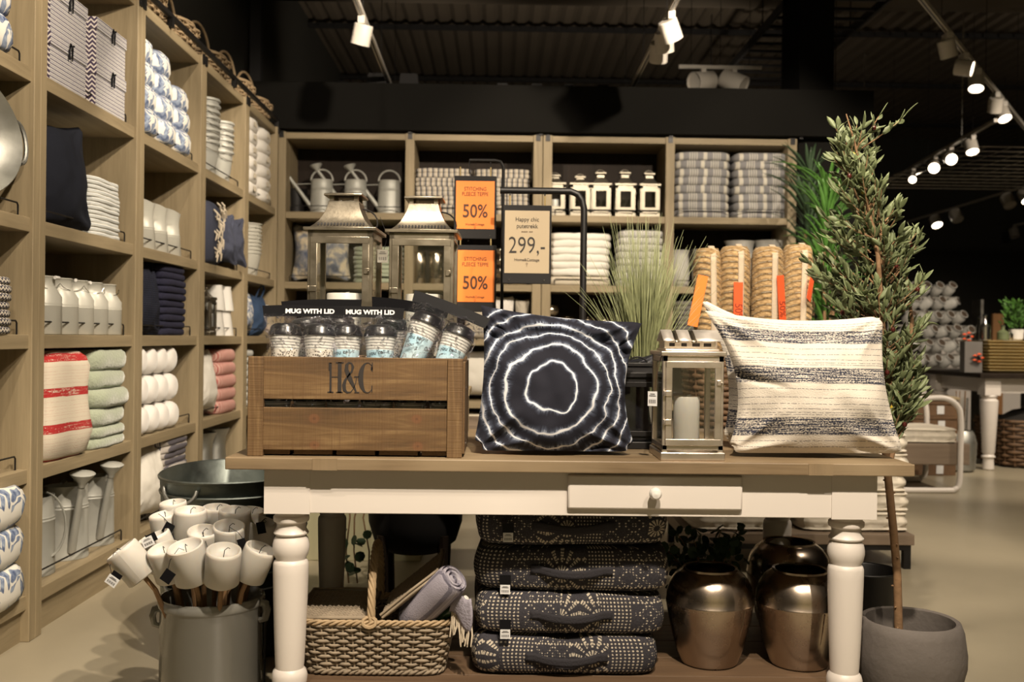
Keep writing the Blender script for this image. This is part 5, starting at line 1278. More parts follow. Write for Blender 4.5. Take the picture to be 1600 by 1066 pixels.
q = hollow([(.068, 0), (.070, .004), (.050, .15), (.053, .155), (.050, .158)], .004)
k_ = 0
for r in range(2):
    for c in range(2):
        pot('tapered_pot', ('lower', 'upper')[r]+' white tapered pot, '+('left', 'right')[c]+' stack beside the small lantern', 'pot', (-1.79, 6.26+c*.20, ROWS[2]+E+r*.159), q, 'white_ceramic', 'white tapered pots')
pillow(.40, .42, .2, 'white_cotton', (-1.79, 5.98, ROWS[1]+.006), .08, LR-.15, 'plain white pillow on the shelf beside the pink striped towels', seed=25, amp=.01)
stack(5, -1.89, 6.38, ROWS[1]+E, LR, .40, .36, .082, 'pink_stripe', 'folded_towel', 'towel', 'pink striped towels beside the white pillow', 'pink towels', 1, nn=5)
vp = hollow([(.075, 0), (.08, .004), (.07, .12), (.062, .24), (.066, .30), (.088, .35), (.088, .355)], .004)
for i, y in enumerate((6.14, 6.43)): pot('flared_vase', ('left', 'right')[i]+' grey flared metal vase on the bottom shelf behind the oval tubs', 'vase', (-1.82, y, ROWS[0]+E), vp, 'galvanised', 'flared vases at the far left')
# corner bay
for r in range(6):
    for c in range(2):
        o = slab(.37, .38, .095, 'white_fleece', None, 'rolled_throw', 3.2, .006, r*2+c+40, 1); o.location = (-1.90, 6.95+c*.39, ROWS[4]+.004+r*.089); o.rotation_euler = (0, 0, LR)
        tag(o, fromtop(r, 6)+' off-white rolled throw, '+('left', 'right')[c]+' column on the top shelf in the corner', 'rolled throw', 'off-white rolled throws in the corner')
        t2 = MB().box((0, 0, 0), (.07, .003, .035)).build('label_band', 'cream_throw', o, False, .001, loc=(-.02, -.193, .048))
src = None
for i in range(9):
    z = ROWS[3]+.003+i*.026; lb = fromtop(i, 9)+' of the nested pale pots on the corner shelf'
    if src is None: src = pot('nested_pot', lb, 'pot', (-1.81, 7.16, z), [(.062, 0), (.065, .003), (.092, .16), (.098, .16), (.099, .168), (.093, .168), (.088, .15), (.06, .006), (.001, .006)], 'cream_zinc', 'nested pale pots')
    else:
        o = src.copy(); COL.objects.link(o); o.location = (-1.81, 7.16, z); o['label'] = lb
pillow(.36, .36, .16, 'palm_print', (-1.79, 6.96, ROWS[2]+.006), .1, LR-.05, 'palm print pillow on the corner shelf beside the blue bag', seed=31)
t = thing('fabric_bag', 'denim blue fabric bag with a pale label on the corner shelf', 'bag', (-1.80, 7.33, ROWS[2]+E), LR)
pillow_mb(.34, .32, .17, 33, (.02, .02, 0, .03), amp=.015).build('bag_body', 'denim_blue', t, sharp=180)
MB().tube([(-.08, -.02, .26), (-.075, -.05, .34), (0, -.06, .385), (.075, -.05, .34), (.08, -.02, .26)], .008, 8, flat=.5).build('bag_handle', 'denim_blue', t)
MB().box((0, 0, 0), (.07, .003, .06)).build('bag_label', 'tag_white', t, False, loc=(.04, -.085, .20))
stack(8, -1.91, 6.95, ROWS[1]+E, LR, .34, .34, .05, 'pale_napkin', 'folded_sheet', 'sheet', 'white and blue striped sheets in the corner bay', 'striped sheets', 1)
stack(3, -1.91, 7.3, ROWS[2]-.49+E, LR, .30, .34, .11, 'white_fleece', 'folded_throw', 'throw', 'white throws in the corner bay, beside the striped sheets', 'white throws in the corner', 1)

# wicker baskets on top of the left bookcases
def top_basket():
    t = thing('wicker_basket', '', 'basket', (0, 0, 0), 0, 'handled wicker baskets on top')
    wicker_body(.13, .15, .15, .30, 9, 26, .006, 5, 5, .004, 3).build('basket_body', 'wicker_tan', t, sharp=80)
    MB().soft(.24, .28, [(0, .003), (0, .012)], 5, 32).build('basket_floor', 'wicker_brown', t)
    MB().tube([(.168*cos(a), .195*sin(a), .158) for a in [2*PI*k/32 for k in range(32)]], .010, 6, closed=True).build('rim', 'wicker_tan', t)
    MB().tube([(0, -.185*cos(a), .13+.24*sin(a)**.8) for a in [PI*k/16 for k in range(17)]], .009, 7).build('handle', 'wicker_tan', t)
    return t
w0 = top_basket(); W_ = [4.55, 5.08, 5.62, 6.28, 6.92, 7.45]
for i, y in enumerate(W_):
    lb = 'wicker basket with arched handle on top of the left bookcases, '+along(i, len(W_), 'nearest the camera', 'farthest', 'camera')
    if i == 0: w0.location = (-1.90, y, TOPZ+.002); w0['label'] = lb
    else: dup(w0, (-1.915, y, TOPZ+.002), rnd.uniform(-.15, .15), lb)

# ================================================================ GOODS IN THE BACK BOOKCASES
def BX(px, Y=7.85): return P(px, 400, Y).x
for i, px in enumerate((500, 553, 606)):
    watering_can(along(i, 3)+' grey watering can with long spout, top shelf of the back wall', (BX(px), 7.90, ROWS[4]+E), 0, 'painted_zinc', .27, .09, 'watering cans on the back wall', spout='side')
pot('bucket', 'dark bucket in the corner of the top shelf left of the watering cans', 'bucket', (BX(456), 8.0, ROWS[4]+E), hollow([(.07, 0), (.09, .2), (.093, .2), (.09, .205)], .003), 'black_metal')
pillow(.50, .48, .2, 'marble_blue', (BX(499), 7.93, ROWS[3]+.006), .12, 0, 'blue and beige marbled pillow on the back shelf behind the left lantern', seed=41, amp=.012)
stack(4, BX(592), 7.97, ROWS[3]+E, 0, .40, .36, .072, 'sage_mohair', 'folded_blanket', 'blanket', 'pale green blankets beside the marbled pillow', 'green blankets on the back wall', 2, amp=.008, nn=4)
for c in range(2): stack(5, BX(690+c*93), 7.98, ROWS[4]+E, 0, .45, .38, .073, 'ticking_stripe', 'folded_towel', 'towel', ('left', 'right')[c]+' stack of grey striped towels, top back shelf', 'striped towels on the back wall', 2)
for i, px in enumerate((654, 681)): pot('cylinder_vase', ('left', 'right')[i]+' dark silver cylinder vase seen through the right pagoda lantern', 'vase', (BX(px), 7.9, ROWS[3]+E), hollow([(.052, 0), (.055, .004), (.056, .24), (.05, .25), (.052, .255)], .004), 'old_silver', 'cylinder vases on the back wall')
bal = [(.055, 0), (.06, .01), (.05, .03), (.035, .05), (.05, .08), (.056, .11), (.045, .14), (.03, .155), (.05, .18), (.052, .20), (.035, .22), (.03, .235), (.05, .25), (.055, .27), (.05, .285), (.03, .29), (.001, .29)]
for i, px in enumerate((712, 744, 783, 812)): pot('candle_holder', along(i, 4)+' silvered turned candle holder on the back shelf behind the orange signs', 'candle holder', (BX(px), 7.88, ROWS[3]+E), bal, 'old_silver', 'turned candle holders')
for i, (px, w, mt, lb) in enumerate(((748, .22, 'cream_throw', 'cream cushion standing on the back shelf under the orange signs'), (788, .17, 'white_fleece', 'off-white cushion standing on the back shelf beside the sign stand'), (817, .12, 'silver_cloth', 'shiny silver cushion standing on the back shelf beside the off-white one'))):
    pillow(w, .36-.02*i, .1, mt, (BX(px), 7.86, ROWS[2]+.006), .05, 0, lb, 'cushion', seed=50+i, pull=(.01, .01, 0, .02))
# small lanterns
for i, (px, h, cn) in enumerate(((866, .34, 1), (905, .33, 0), (937, .37, 0), (975, .375, 0), (1013, .37, 0))):
    lantern(along(i, 5)+' small silver lantern on the top back shelf'+(' with a candle inside' if cn else ''), (BX(px), 7.87, ROWS[4]+E), 0, .155, h, 'small', 'lantern_nickel', candle=(.035, .11) if cn else None, group='small lanterns on the back wall', detail=False, body_h=.245, post=.02)
stack(3, BX(905), 7.97, ROWS[3]+.075, 0, .50, .36, .115, 'white_cotton', 'folded_duvet', 'duvet cover', 'white duvet covers behind the pipe stand', 'white duvet covers', 2, amp=.010, nn=4)
o = slab(.50, .36, .07, 'cream_throw', None, 'folded_throw'); o.location = (BX(905), 7.97, ROWS[3]+E); tag(o, 'grey-beige throw under the white duvet covers on the back shelf', 'throw')
stack(8, BX(1002), 7.97, ROWS[3]+E, 0, .37, .36, .056, 'grid_check', 'folded_blanket', 'blanket', 'white blankets with thin dark checks on the back shelf', 'checked blankets', 1, nn=5)
bowl = [(.03, 0), (.05, .006), (.072, .035), (.075, .055), (.06, .078), (.052, .085), (.058, .088), (.05, .084), (.001, .08)]
for i, (px, r, n) in enumerate(((861, 0, 1), (888, 0, 1), (918, 0, 1), (861, 1, 0), (888, 1, 0), (918, 1, 0), (861, 2, 0), (945, 0, 0), (945, 1, 0))):
    pot('round_bowl', ('lower', 'middle', 'upper')[r]+' round silver bowl, '+{861: 'first', 888: 'second', 918: 'third', 945: 'fourth'}[px]+' pile from the left on the back shelf', 'bowl', (BX(px), 7.86, ROWS[2]+E+r*.09), bowl, 'old_silver', 'round silver bowls', 28)
for c in range(2): stack(8, BX(1096+c*93), 7.98, ROWS[4]+E, 0, .455, .38, .066, 'grey_seat_stripe', 'seat_cushion', 'seat cushion', ('left', 'right')[c]+' stack of grey striped seat cushions, top back shelf', 'striped seat cushions', 1, .004, .003, nn=4)
vz = [(.07, 0), (.085, .01), (.09, .10), (.085, .20), (.078, .25), (.085, .28), (.095, .295), (.092, .295), (.072, .25), (.001, .24)]
for i, (px, sc, mt) in enumerate(((1064, .95, 'pale_stone'), (1099, .98, 'cream_zinc'), (1158, 1.2, 'pale_stone'), (1204, 1.22, 'pale_stone'))):
    o = pot('stone_vase', along(i, 4)+' pale vase on the back shelf above the rope rugs', 'vase', (BX(px), 7.9, ROWS[3]+E), [(r*sc*(1.1 if i > 1 else .9), z*sc*1.05) for r, z in vz], mt, 'pale vases on the back wall')
# low shelves glimpsed between crate and pillow
pillow(.50, .42, .2, 'white_cotton', (BX(745), 7.92, ROWS[1]+.006), .1, 0, 'white pillow on a low back shelf, glimpsed right of the crate', seed=61)
stack(4, BX(770), 7.97, ROWS[0]+E, 0, .45, .36, .09, 'cream_throw', 'folded_throw', 'throw', 'cream throws on the lowest back shelf', 'cream throws low on the back wall', 2)
pillow(.46, .40, .2, 'navy_linen', (BX(560), 7.92, ROWS[2]+.006), .1, 0, 'dark navy pillow on the back shelf behind the tall lanterns', seed=63)
stack(4, BX(1100), 7.97, ROWS[2]+E, 0, .45, .36, .08, 'grey_canvas', 'folded_throw', 'throw', 'grey throws on the back shelf behind the rope rugs', 'grey throws', 2)

# ================================================================ BEHIND THE MAIN TABLE
t = thing('display_table', 'dark low display table behind the white one, carrying sign stands and rug basket', 'table', (.52, 4.3, 0))
MB().box((0, 0, .74), (2.0, .74, .04)).build('table_top', 'bench_wood', t, False, .003)
for x in (-.42, .10): MB().box((x, 0, .36), (.05, .55, .72)).build('leg_panel', 'oak_dark', t, False, .003)
# rope rugs standing in a dark basket
bx_ = P(1182, 500, 4.3).x
t = thing('wicker_basket', 'dark wicker basket holding the rolled rope rugs', 'basket', (bx_, 4.30, .761))
wicker_body(.28, .17, .30, .06, 12, 40, .006, 6, 5, .006, 3).build('basket_body', 'wicker_brown', t, sharp=80)
MB().soft(.54, .33, [(0, .003), (0, .015)], 6, 40).build('basket_floor', 'wicker_dark', t)
MB().tube([(.295*c, .178*s, .305) for c, s in [(math.copysign(abs(cos(a))**.35, cos(a)), math.copysign(abs(sin(a))**.35, sin(a))) for a in [2*PI*k/48 for k in range(48)]]], .010, 6, closed=True).build('rim', 'wicker_brown', t)
RUG = [(1108, 388, -.02, .058, 'orange_card'), (1149, 385, 0, .066, 'red_card'), (1201, 386, .0, .068, 'red_card'), (1252, 382, .05, .066, 'red_card')]
for i, (px, py, an, r, tc_) in enumerate(RUG):
    p = P(px, py, 4.28); H = p.z-.785
    t = thing('rolled_rug', along(i, 4)+' of the rolled jute rope rugs standing in the basket', 'rug', (p.x-H*sin(an)*.7, 4.29, .785), 0, 'rolled jute rugs', rot=(0, an, .3*i))
    m = MB(); m.lathe([(r*.9, 0), (r, .01), (r*1.0, H-.05), (r*.93, H-.018), (r*.78, H-.002), (r*.62, H), (r*.52, H-.015), (r*.40, H-.003), (r*.26, H-.004), (r*.2, H-.03), (.001, H-.03)], 40)
    m.v = [(x*(1+.07*noise.noise(Vector((x*25, y*25, z*9+i)))+.018*sin(z*240)), y*(1+.07*noise.noise(Vector((x*25, y*25, z*9+i)))), z) for x, y, z in m.v]
    m2 = MB()  # denser rings so that the coils stand out
    def cf(u, v, r=r, H=H, i=i):
        a = 2*PI*u; z = .01+(H-.06)*v; rr = r*(1.0+.02*sin(a*3+i))+.0035*abs(sin(PI*(z/.013+u*1.0)))+.004*noise.noise(Vector((cos(a)*3, sin(a)*3, z*20+i))); return (rr*cos(a), rr*sin(a), z)
    m2.surf(cf, 40, 120); m2.build('rug_roll', 'rope_coil', t, sharp=180)
    m.build('rug_core', 'rope_coil', t, sharp=180)
    ra = -.3*i; rot_ = (0, 0, ra)
    hp = thing  # noqa
    st_ = MB().surf(lambda u, v, r=r, H=H: ((u-.5)*.026+.012, -math.sqrt(max(0, (r+.007)**2-((u-.5)*.026+.012)**2)), .15+(H-.19)*v), 3, 30).surf(lambda u, v, r=r, H=H: ((u-.5)*.026+.012, -(r+.005)*(1-v), H-.04+.05*sin(v*PI/2)), 3, 8)
    o = st_.build('strap', 'webbing', t, True, thick=.003, rot=rot_)
    y_ = -(r+.016); q0 = (.0 if i != 3 else -.045, -.03, -.022, -.05)[i]
    if i == 0: q0 = -.035
    z0 = P(px, (430, 441, 430, 432)[i], 4.2).z-.785; L_ = (.22, .20, .23, .11)[i]
    c = MB().box((0, 0, -L_/2), (.044, .0015, L_)).build('discount_tag', tc_, t, False, loc=(q0*cos(ra)-y_*sin(ra)*-1*0+q0*0, y_, z0), rot=(0, (.22, 0, -.10, .35)[i], ra*0))
    if i in (1, 2): text('50%', .052, c, (.0, -.0012, -L_*.62), 'ink_red', rot=(PI/2, PI/2, 0), sx=.8)
# plant stand with black bowl, dark wood legs and trailing leaves
ps = thing('plant_stand', 'black round-bottomed planter on dark wooden legs, in the shade behind the picnic basket', 'plant stand', (P(648, 850, 4.25).x, 4.28, 0))
MB().lathe(hollow([(.05, .20), (.12, .215), (.175, .26), (.20, .34), (.205, .46), (.207, .60), (.21, .605)], .006, .2), 44, capt=False).build('planter_bowl', 'matt_black', ps)
for k in range(4):
    a = PI/4+k*PI/2; MB().tube([(.17*cos(a), .17*sin(a), 0), (.19*cos(a)*.95, .19*sin(a)*.95, .30)], .022, 8).build('leg', 'oak_dark', ps)
vi = thing('trailing_plant', 'trailing plant with round green leaves hanging behind the back left table leg', 'plant', (P(558, 830, 4.45).x, 4.55, 0))
m = MB(); br = MB(); rg = random.Random(3)
for k in range(4):
    x = (-.05, -.01, .04, .08)[k]; pts = [(x, 0, .002), (x+rg.uniform(-.02, .02), -.02, .15), (x+rg.uniform(-.03, .03), 0, .3), (x+rg.uniform(-.04, .04), 0, .5)]
    br.tube(pts, .004, 6)
    for j in range(7):
        p = Vector(pts[j % 3]).lerp(Vector(pts[j % 3+1]), rg.random()); round_leaf(m, p+Vector((rg.uniform(-.03, .03), -.02, max(0, .05-p.z))), rg.uniform(.016, .026), rg)
br.build('stems', 'bark', vi); m.build('foliage', 'leaf_dark', vi, False, thick=.001)['kind'] = 'stuff'
t = thing('podium', 'low pale podium on the floor behind the table, seen between the legs on the left', 'podium', (-.78, 5.25, 0))
MB().box((0, 0, .15), (.80, .5, .30)).build('podium_body', 'plaster_wall', t, False, .004)
# low bench with tufted cushions on the right
bz = .175
bn = thing('bench', 'long low wooden bench with black frame behind the table, holding tufted cushions', 'bench', ((P(1075, 830, 4.9).x+P(1432, 830, 4.9).x)/2, 5.25, 0))
bw = P(1432, 830, 4.9).x-P(1075, 830, 4.9).x
MB().box((0, 0, bz-.028), (bw, .66, .052)).build('bench_top', 'bench_wood', bn, False, .003)
for sx in (-1, 1):
    for sy in (-1, 1): MB().box((sx*(bw/2-.03), sy*.30, (bz-.054)/2), (.035, .035, bz-.054)).build('leg', 'black_metal', bn, False)
for sy in (-1, 1): MB().box((0, sy*.31, bz-.068), (bw-.06, .02, .026)).build('frame_rail', 'black_metal', bn, False)
def tufted(w, d, t, seed):
    m = MB(); nseg = 96; prof = []
    prof = [(.09, -.0), (.03, .0), (.008, .002), (-.004, .010), (.006, .020), (-.006, t*.4), (-.008, t*.55), (.006, t-.020), (-.004, t-.010), (.008, t-.002), (.03, t), (.09, t-.004)]
    m.soft(w, d, prof, 10, nseg, .004, 8, seed)
    q = []
    for x, y, z in m.v:
        k = (max(0, cos(x*2*PI/.075))**6+max(0, cos(y*2*PI/.075))**6)*.010*(1 if .02 < z < t-.02 else .4)
        L = math.hypot(x, y) or 1; q.append((x-x/L*k*1.2, y-y/L*k*1.2, z))
    m.v = q; return m
def ctuft(x, y, z0, n, w, d, t, desc, grp):
    src = None
    for i in range(n):
        lb = fromtop(i, n)+' of the '+desc
        if src is None: src = tufted(w, d, t, x*3).build('tufted_cushion', 'tufted_cream', sharp=80); o = src
        else: o = src.copy(); COL.objects.link(o)
        o.location = (x+rnd.uniform(-.006, .006), y, z0+i*(t+.001)); o.rotation_euler = (0, 0, rnd.uniform(-.02, .02)); tag(o, lb, 'floor cushion', grp)
xr = (P(1245, 800, 4.93).x+P(1419, 800, 4.93).x)/2+.035
ctuft(xr, 5.24, bz+E, 5, .545, .52, .098, 'cream tufted cushions stacked on the bench behind the olive tree', 'tufted cushions behind the tree')
ctuft((P(1098, 820, 4.95).x+P(1240, 820, 4.95).x)/2-.03, 5.24, bz+E, 3, .47, .54, .098, 'cream tufted cushions stacked on the left half of the bench', 'tufted cushions on the left of the bench')
pillow(.42, .40, .16, 'palm_print', (xr+.03, 5.2, bz+.502), .12, .1, 'white and blue printed pillow on top of the cushion stack behind the olive tree', seed=71)

# ================================================================ RIGHT-HAND SIDE OF THE SHOP
# bench chair with tubular frame
c = P(1462, 700, 7.4); cc = thing('tube_chair', 'white tubular armchair with wooden seat board in the right aisle', 'chair', (c.x, 7.75, 0))
sw = .42
for sy in (-1, 1):
    pts = [(-.45, sy*.30, .02), (.10, sy*.30, .02), (.17, sy*.30, .03), (.205, sy*.30, .08), (.21, sy*.30, .30), (.21, sy*.30, .56), (.18, sy*.30, .66), (.08, sy*.30, .715), (-.1, sy*.30, .70), (-.3, sy*.30, .62), (-.5, sy*.3, .5)]
    MB().tube(smooth_path(pts), .021, 10).build('tube_frame', 'white_paint', cc)
MB().box((-.14, 0, .29), (.86, .57, .16)).build('seat_board', 'bench_wood', cc, False, .006)
sc_ = tufted(.62, .54, .11, 5).build('seat_pad', 'tufted_cream', sharp=80); sc_.location = (c.x-.10, 7.74, .372); tag(sc_, 'off-white padded cushion lying on the tubular chair seat', 'seat cushion')
# second white table
t2 = thing('display_table', 'white table with turned legs far right, piled with golden trays', 'table', (5.35, 9.35, 0))
MB().box((0, 0, .845), (2.2, 1.25, .04)).build('table_top', 'oak_dark', t2, False, .004)
lp = [(.04, 0), (.05, .01), (.045, .10), (.06, .12), (.045, .14), (.055, .16), (.075, .55), (.078, .62), (.06, .64), (.075, .66), (.06, .69)]
for sx in (-1, 1):
    for sy in (-1, 1): MB().lathe(lp, 24).box((0, 0, .745), (.14, .14, .15)).build('leg', 'white_paint', t2, loc=(sx*.96, sy*.5, 0), sharp=30)
for sy in (-1, 1): MB().box((0, sy*.5, .755), (1.8, .03, .13)).build('apron', 'white_paint', t2, False)
for sx in (-1, 1): MB().box((sx*.96, 0, .755), (.03, .9, .13)).build('side_apron', 'white_paint', t2, False)
def trays(x, y, n, w, d, desc, grp, rz=0):
    src = None
    for i in range(n):
        lb = fromtop(i, n)+' of the '+desc
        if src is None:
            src = MB().soft(w, d, [(.03, 0), (.0, .022), (.0, .028), (.012, .028), (.03, .010)], 9, 40).build('tray', 'gold_tray', sharp=40); o = src
        else: o = src.copy(); COL.objects.link(o)
        o.location = (x, y, .866+i*.0295); o.rotation_euler = (0, 0, rz+rnd.uniform(-.02, .02)); tag(o, lb, 'tray', grp)
trays(4.62, 9.2, 10, .46, .5, 'golden trays, left pile on the far table', 'golden trays, left pile', .1)
trays(5.28, 9.1, 10, .75, .5, 'golden trays, right pile on the far table', 'golden trays, right pile')
o = MB().box((0, 0, .14), (.16, .10, .28)).build('gift_box', 'grey_canvas', None, False, .003, loc=(P(1517, 560, 8.95).x, 8.95, .867)); tag(o, 'grey upright box between the piles of golden trays', 'box')
for i, (px, py, lb) in enumerate(((1511, 528, 'on top of the grey box'), (1524, 560, 'hanging in front of the golden trays'))):
    p = P(px, py, 8.8); t = thing('fabric_flower', 'orange and black fabric flower '+lb, 'flower', p+Vector((0, -.02, 0)), 0)
    t.location = (P(1512, 528, 8.95).x, 8.95, 1.19) if i == 0 else (P(1522, 555, 8.95).x, 8.875, 1.0)
    m = MB()
    for k in range(5): m.lathe([(.0, -.01), (.025, 0), (.0, .012)], 10, T(.035*cos(k*1.257), 0, .035*sin(k*1.257)), sy=.6)
    m.build('petals', 'red_card', t); MB().lathe([(.0, -.02), (.022, 0), (.0, .02)], 10, sy=1).build('flower_heart', 'tag_black', t, loc=(0, -.015, 0))
# rack of tilted jars
jr = thing('jar_rack', 'stepped wire rack of glass jars behind the golden trays', 'rack', (P(1462, 500, 10.6).x, 10.6, 0))
m = MB()
for r in range(6):
    y = .05*r; z = .86+.155*r
    m.box((0, y, z-.012), (1.15-.1*r, .17, .02))
for sx in (-.5, .5): m.box((sx, .1, .8), (.03, .2, 1.6))
m.build('rack_frame', 'pewter_tags', jr, False)
def jar():
    t = thing('glass_jar', '', 'jar', (0, 0, 0), 0, 'tilted jars on the wire rack')
    MB().lathe([(.045, -.07), (.055, -.055), (.057, .03), (.045, .055), (.040, .07), (.047, .073), (.047, .085)], 18).build('jar_body', 'pale_stone', t)
    MB().lathe([(.040, .0855), (.03, .087), (.001, .0875)], 14).build('jar_mouth', 'wicker_dark', t); return t
j0 = jar(); k_ = 0
for r in range(6):
    n = 8-r if r < 5 else 4
    for c in range(n):
        x = jr.location.x+(c-(n-1)/2)*.135+.03; loc = (x, 10.58+.05*r-.02, .925+.155*r+.01); lb = ('lowest', 'second lowest', 'third lowest', 'fourth lowest', 'second highest', 'highest')[r]+' row jar on the wire rack, '+along(c, n)
        if k_ == 0: j0.location = loc; j0.rotation_euler = (.95, 0, .5); j0['label'] = lb
        else: dup(j0, loc, 0, lb, rot=(rnd.uniform(.8, 1.15), 0, rnd.uniform(.1, .9)))
        k_ += 1
# things behind and beneath the far table
t = thing('shelf_unit', 'white low cabinet behind the far table, with brown baskets piled on it', 'cabinet', (P(1525, 520, 12.5).x, 12.6, 0))
MB().box((0, 0, .6), (1.0, .5, 1.2)).build('cabinet_body', 'white_paint', t, False, .004); MB().box((0, -.255, .98), (.9, .01, .32)).build('drawer', 'white_paint', t, False, .006)
for i, (px, w) in enumerate(((1556, .035), (1568, .035))): 
    o = MB().box((0, 0, 0), (.09, .05, 1.5)).build('wooden_post', 'warm_wood', None, False, .004, loc=(P(px, 500, 12.2).x, 12.2+.1*i, .75)); tag(o, ('left', 'right')[i]+' orange-brown wooden post behind the far table, beside the green plant', 'post', 'wooden posts far right')
pl = thing('potted_plant', 'small bushy green plant at the far right edge of the picture', 'plant', (P(1592, 530, 9.1).x, 9.2, .866+.0))
pl.location.z = .866+.0295*10+.004; pl.location.y = 9.15
MB().lathe(hollow([(.05, 0), (.06, .01), (.07, .10)], .004), 20, capt=False).build('pot', 'white_ceramic', pl)
m = MB(); rg = random.Random(8)
for k in range(240):
    a = rg.uniform(0, 6.28); b = rg.uniform(.0, .13); leaf(m, Vector((cos(a)*b, sin(a)*b, .10+rg.random()**.8*.26)), Vector((cos(a), sin(a), rg.uniform(.2, 1.5))), .05, .008, rg)
m.build('foliage', 'leaf_bright', pl, True, thick=.001)['kind'] = 'stuff'
for i, (px, py, r, h, mt) in enumerate(((1532, 528, .035, .2, 'clear_glass'), (1541, 530, .05, .22, 'chrome'), (1569, 533, .05, .13, 'leaf_olive'), (1580, 534, .03, .10, 'chrome'))):
    t = thing('bottle', ('clear slim', 'shiny chrome', 'pale green', 'small chrome')[i]+' bottle on top of the golden trays', 'bottle', (P(px, 500, 9.0).x, 9.02, .866+.0295*10+.003), 0)
    MB().lathe([(r*.9, 0), (r, .004), (r, h*.55), (r*.35, h*.72), (r*.3, h*.92), (r*.4, h*.93), (r*.4, h)], 18).build('bottle_body', mt, t); MB().lathe([(r*.42, h), (r*.42, h*1.06), (.001, h*1.07)], 12).build('stopper', 'black_plastic', t)
# brown woven boxes between chair and table
for i in range(5):
    o = MB().soft(.42, .36, [(.0, 0), (0, .1), (-.008, .1), (-.008, .125)], 9, 36).build('woven_box', 'wicker_brown', None); o.location = (P(1462, 640, 8.4).x, 8.6, .002+i*.127+0.0); o.rotation_euler = (0, 0, .06*(i % 2))
    tag(o, fromtop(i, 5)+' of the brown woven boxes stacked behind the tubular chair', 'box', 'brown woven boxes'); MB().box((0, 0, 0), (.06, .003, .07)).build('price_label', 'tag_white', o, False, loc=(.05, -.183, .05))
o = MB().soft(.46, .40, [(.02, 0), (0, .012), (0, .03), (.02, .035)], 9, 36).build('wooden_tray', 'oak_x', None); o.location = (P(1462, 640, 8.4).x, 8.6, .002+5*.127); tag(o, 'pale wooden tray on top of the brown woven boxes', 'tray')
t = thing('wicker_basket', 'large brown wicker basket under the far white table', 'basket', (5.25, 9.3, .0))
wicker_body(.62, .36, .42, .05, 12, 40, .012, 6, 5, .02, 3).build('basket_body', 'wicker_brown', t, sharp=80); MB().soft(1.2, .7, [(0, .004), (0, .03)], 6, 40).build('basket_floor', 'wicker_dark', t)
t = thing('fabric_bundle', 'grey cushions heaped in the large wicker basket', 'cushion', (5.25, 9.3, .032)); MB().soft(1.05, .6, [(.25, 0), (.02, .05), (.0, .38), (.12, .48), (.3, .5)], 3, 40, .04, 5, 3).build('heap', 'grey_canvas', t)
pot('zinc_bucket', 'tall zinc container on the floor left of the far white table', 'bucket', (P(1512, 700, 8.6).x, 8.75, 0), hollow([(.10, 0), (.13, .02), (.14, .25), (.12, .33), (.10, .36)], .004), 'galvanised')
t = thing('glass_vase', 'clear glass vase with bare stems inside the zinc container', 'vase', (P(1512, 700, 8.6).x, 8.75, .03)); MB().lathe(hollow([(.05, 0), (.06, .3), (.07, .62)], .003), 20, capt=False).build('vase_wall', 'clear_glass', t)
m = MB()
for k in range(5): m.tube([(.01*k-.02, 0, .01), (.03*cos(k*2), .03*sin(k*2), .35), (.04*cos(k*2.1), .04*sin(k*2), .68)], .004, 5)
m.build('stems', 'bark', t)
# white garden table and chair frame behind the tree
t = thing('side_table', 'pale side table with cross-braced legs behind the jar rack', 'table', (P(1430, 600, 9.6).x-.3, 9.9, 0))
MB().box((0, 0, .80), (.7, .5, .035)).box((0, 0, .45), (.8, .4, .03)).build('table_top', 'white_paint', t, False, .003)
for sx in (-1, 1):
    for sy in (-1, 1): MB().box((sx*.42, sy*.2, .39), (.045, .045, .78)).build('leg', 'white_paint', t, False)
MB().tube([(-.4, -.2, .2), (.4, -.2, .78)], .015, 6).tube([(.4, -.2, .2), (-.4, -.2, .78)], .015, 6).build('cross_brace', 'white_paint', t)
# spiky plants, wooden panel and chandelier beside the column
def spiky(label, loc, n, L, w, mt, seed, h0=.3, flat=1.0):
    t = thing('palm_plant', label, 'plant', loc, 0); m = MB(); rg = random.Random(seed); st = MB()
    MB().lathe(hollow([(.12, 0), (.14, .02), (.17, .30), (.175, .31)], .006), 28, capt=False).build('pot', 'black_metal', t)
    for k in range(4): st.tube([(.02*k-.03, 0, .1), (.05*cos(k*2), .05*sin(k*2), h0+1.0)], .012, 6)
    for i in range(n):
        a = rg.uniform(0, 6.283); z0 = h0+rg.random()*1.45; sp = rg.uniform(.35, .9); pts = []; l = L*rg.uniform(.6, 1.1)
        for k in range(6):
            tt = k/5; pts.append(Vector((cos(a)*sp*l*tt, sin(a)*sp*l*tt*.6, z0+l*(tt*.9-.55*sp*tt**2.2))))
        sd = Vector((-sin(a), cos(a), .3)).normalized(); vs = []
        for k, p in enumerate(pts): ww = w*(sin(PI*min(.96, .12+.88*k/5)))+.0006; vs += [p-sd*ww, p+sd*ww]
        m.add(vs, [(2*k, 2*k+1, 2*k+3, 2*k+2) for k in range(5)])
    st.build('stems', 'bark', t); m.build('foliage', mt, t, True, thick=.001)['kind'] = 'stuff'; return t
spiky('bright green spiky plant standing behind the olive tree beside the back bookcase', (P(1292, 400, 6.9).x, 6.9, 0), 230, .42, .014, 'leaf_bright', 2, .75)
spiky('dark green spiky plant standing next to the black column', (P(1262, 400, 7.35).x, 7.35, 0), 170, .46, .013, 'leaf_dark', 5, .95)
wpx = P(1306, 240, 8.6)
o = MB().box((0, 0, 0), (.32, .05, 1.5)).build('display_board', 'oak_z', None, False, .004, loc=(wpx.x, 8.75, .75+1.2)); tag(o, 'narrow upright wooden panel behind the crystal chandelier', 'panel')
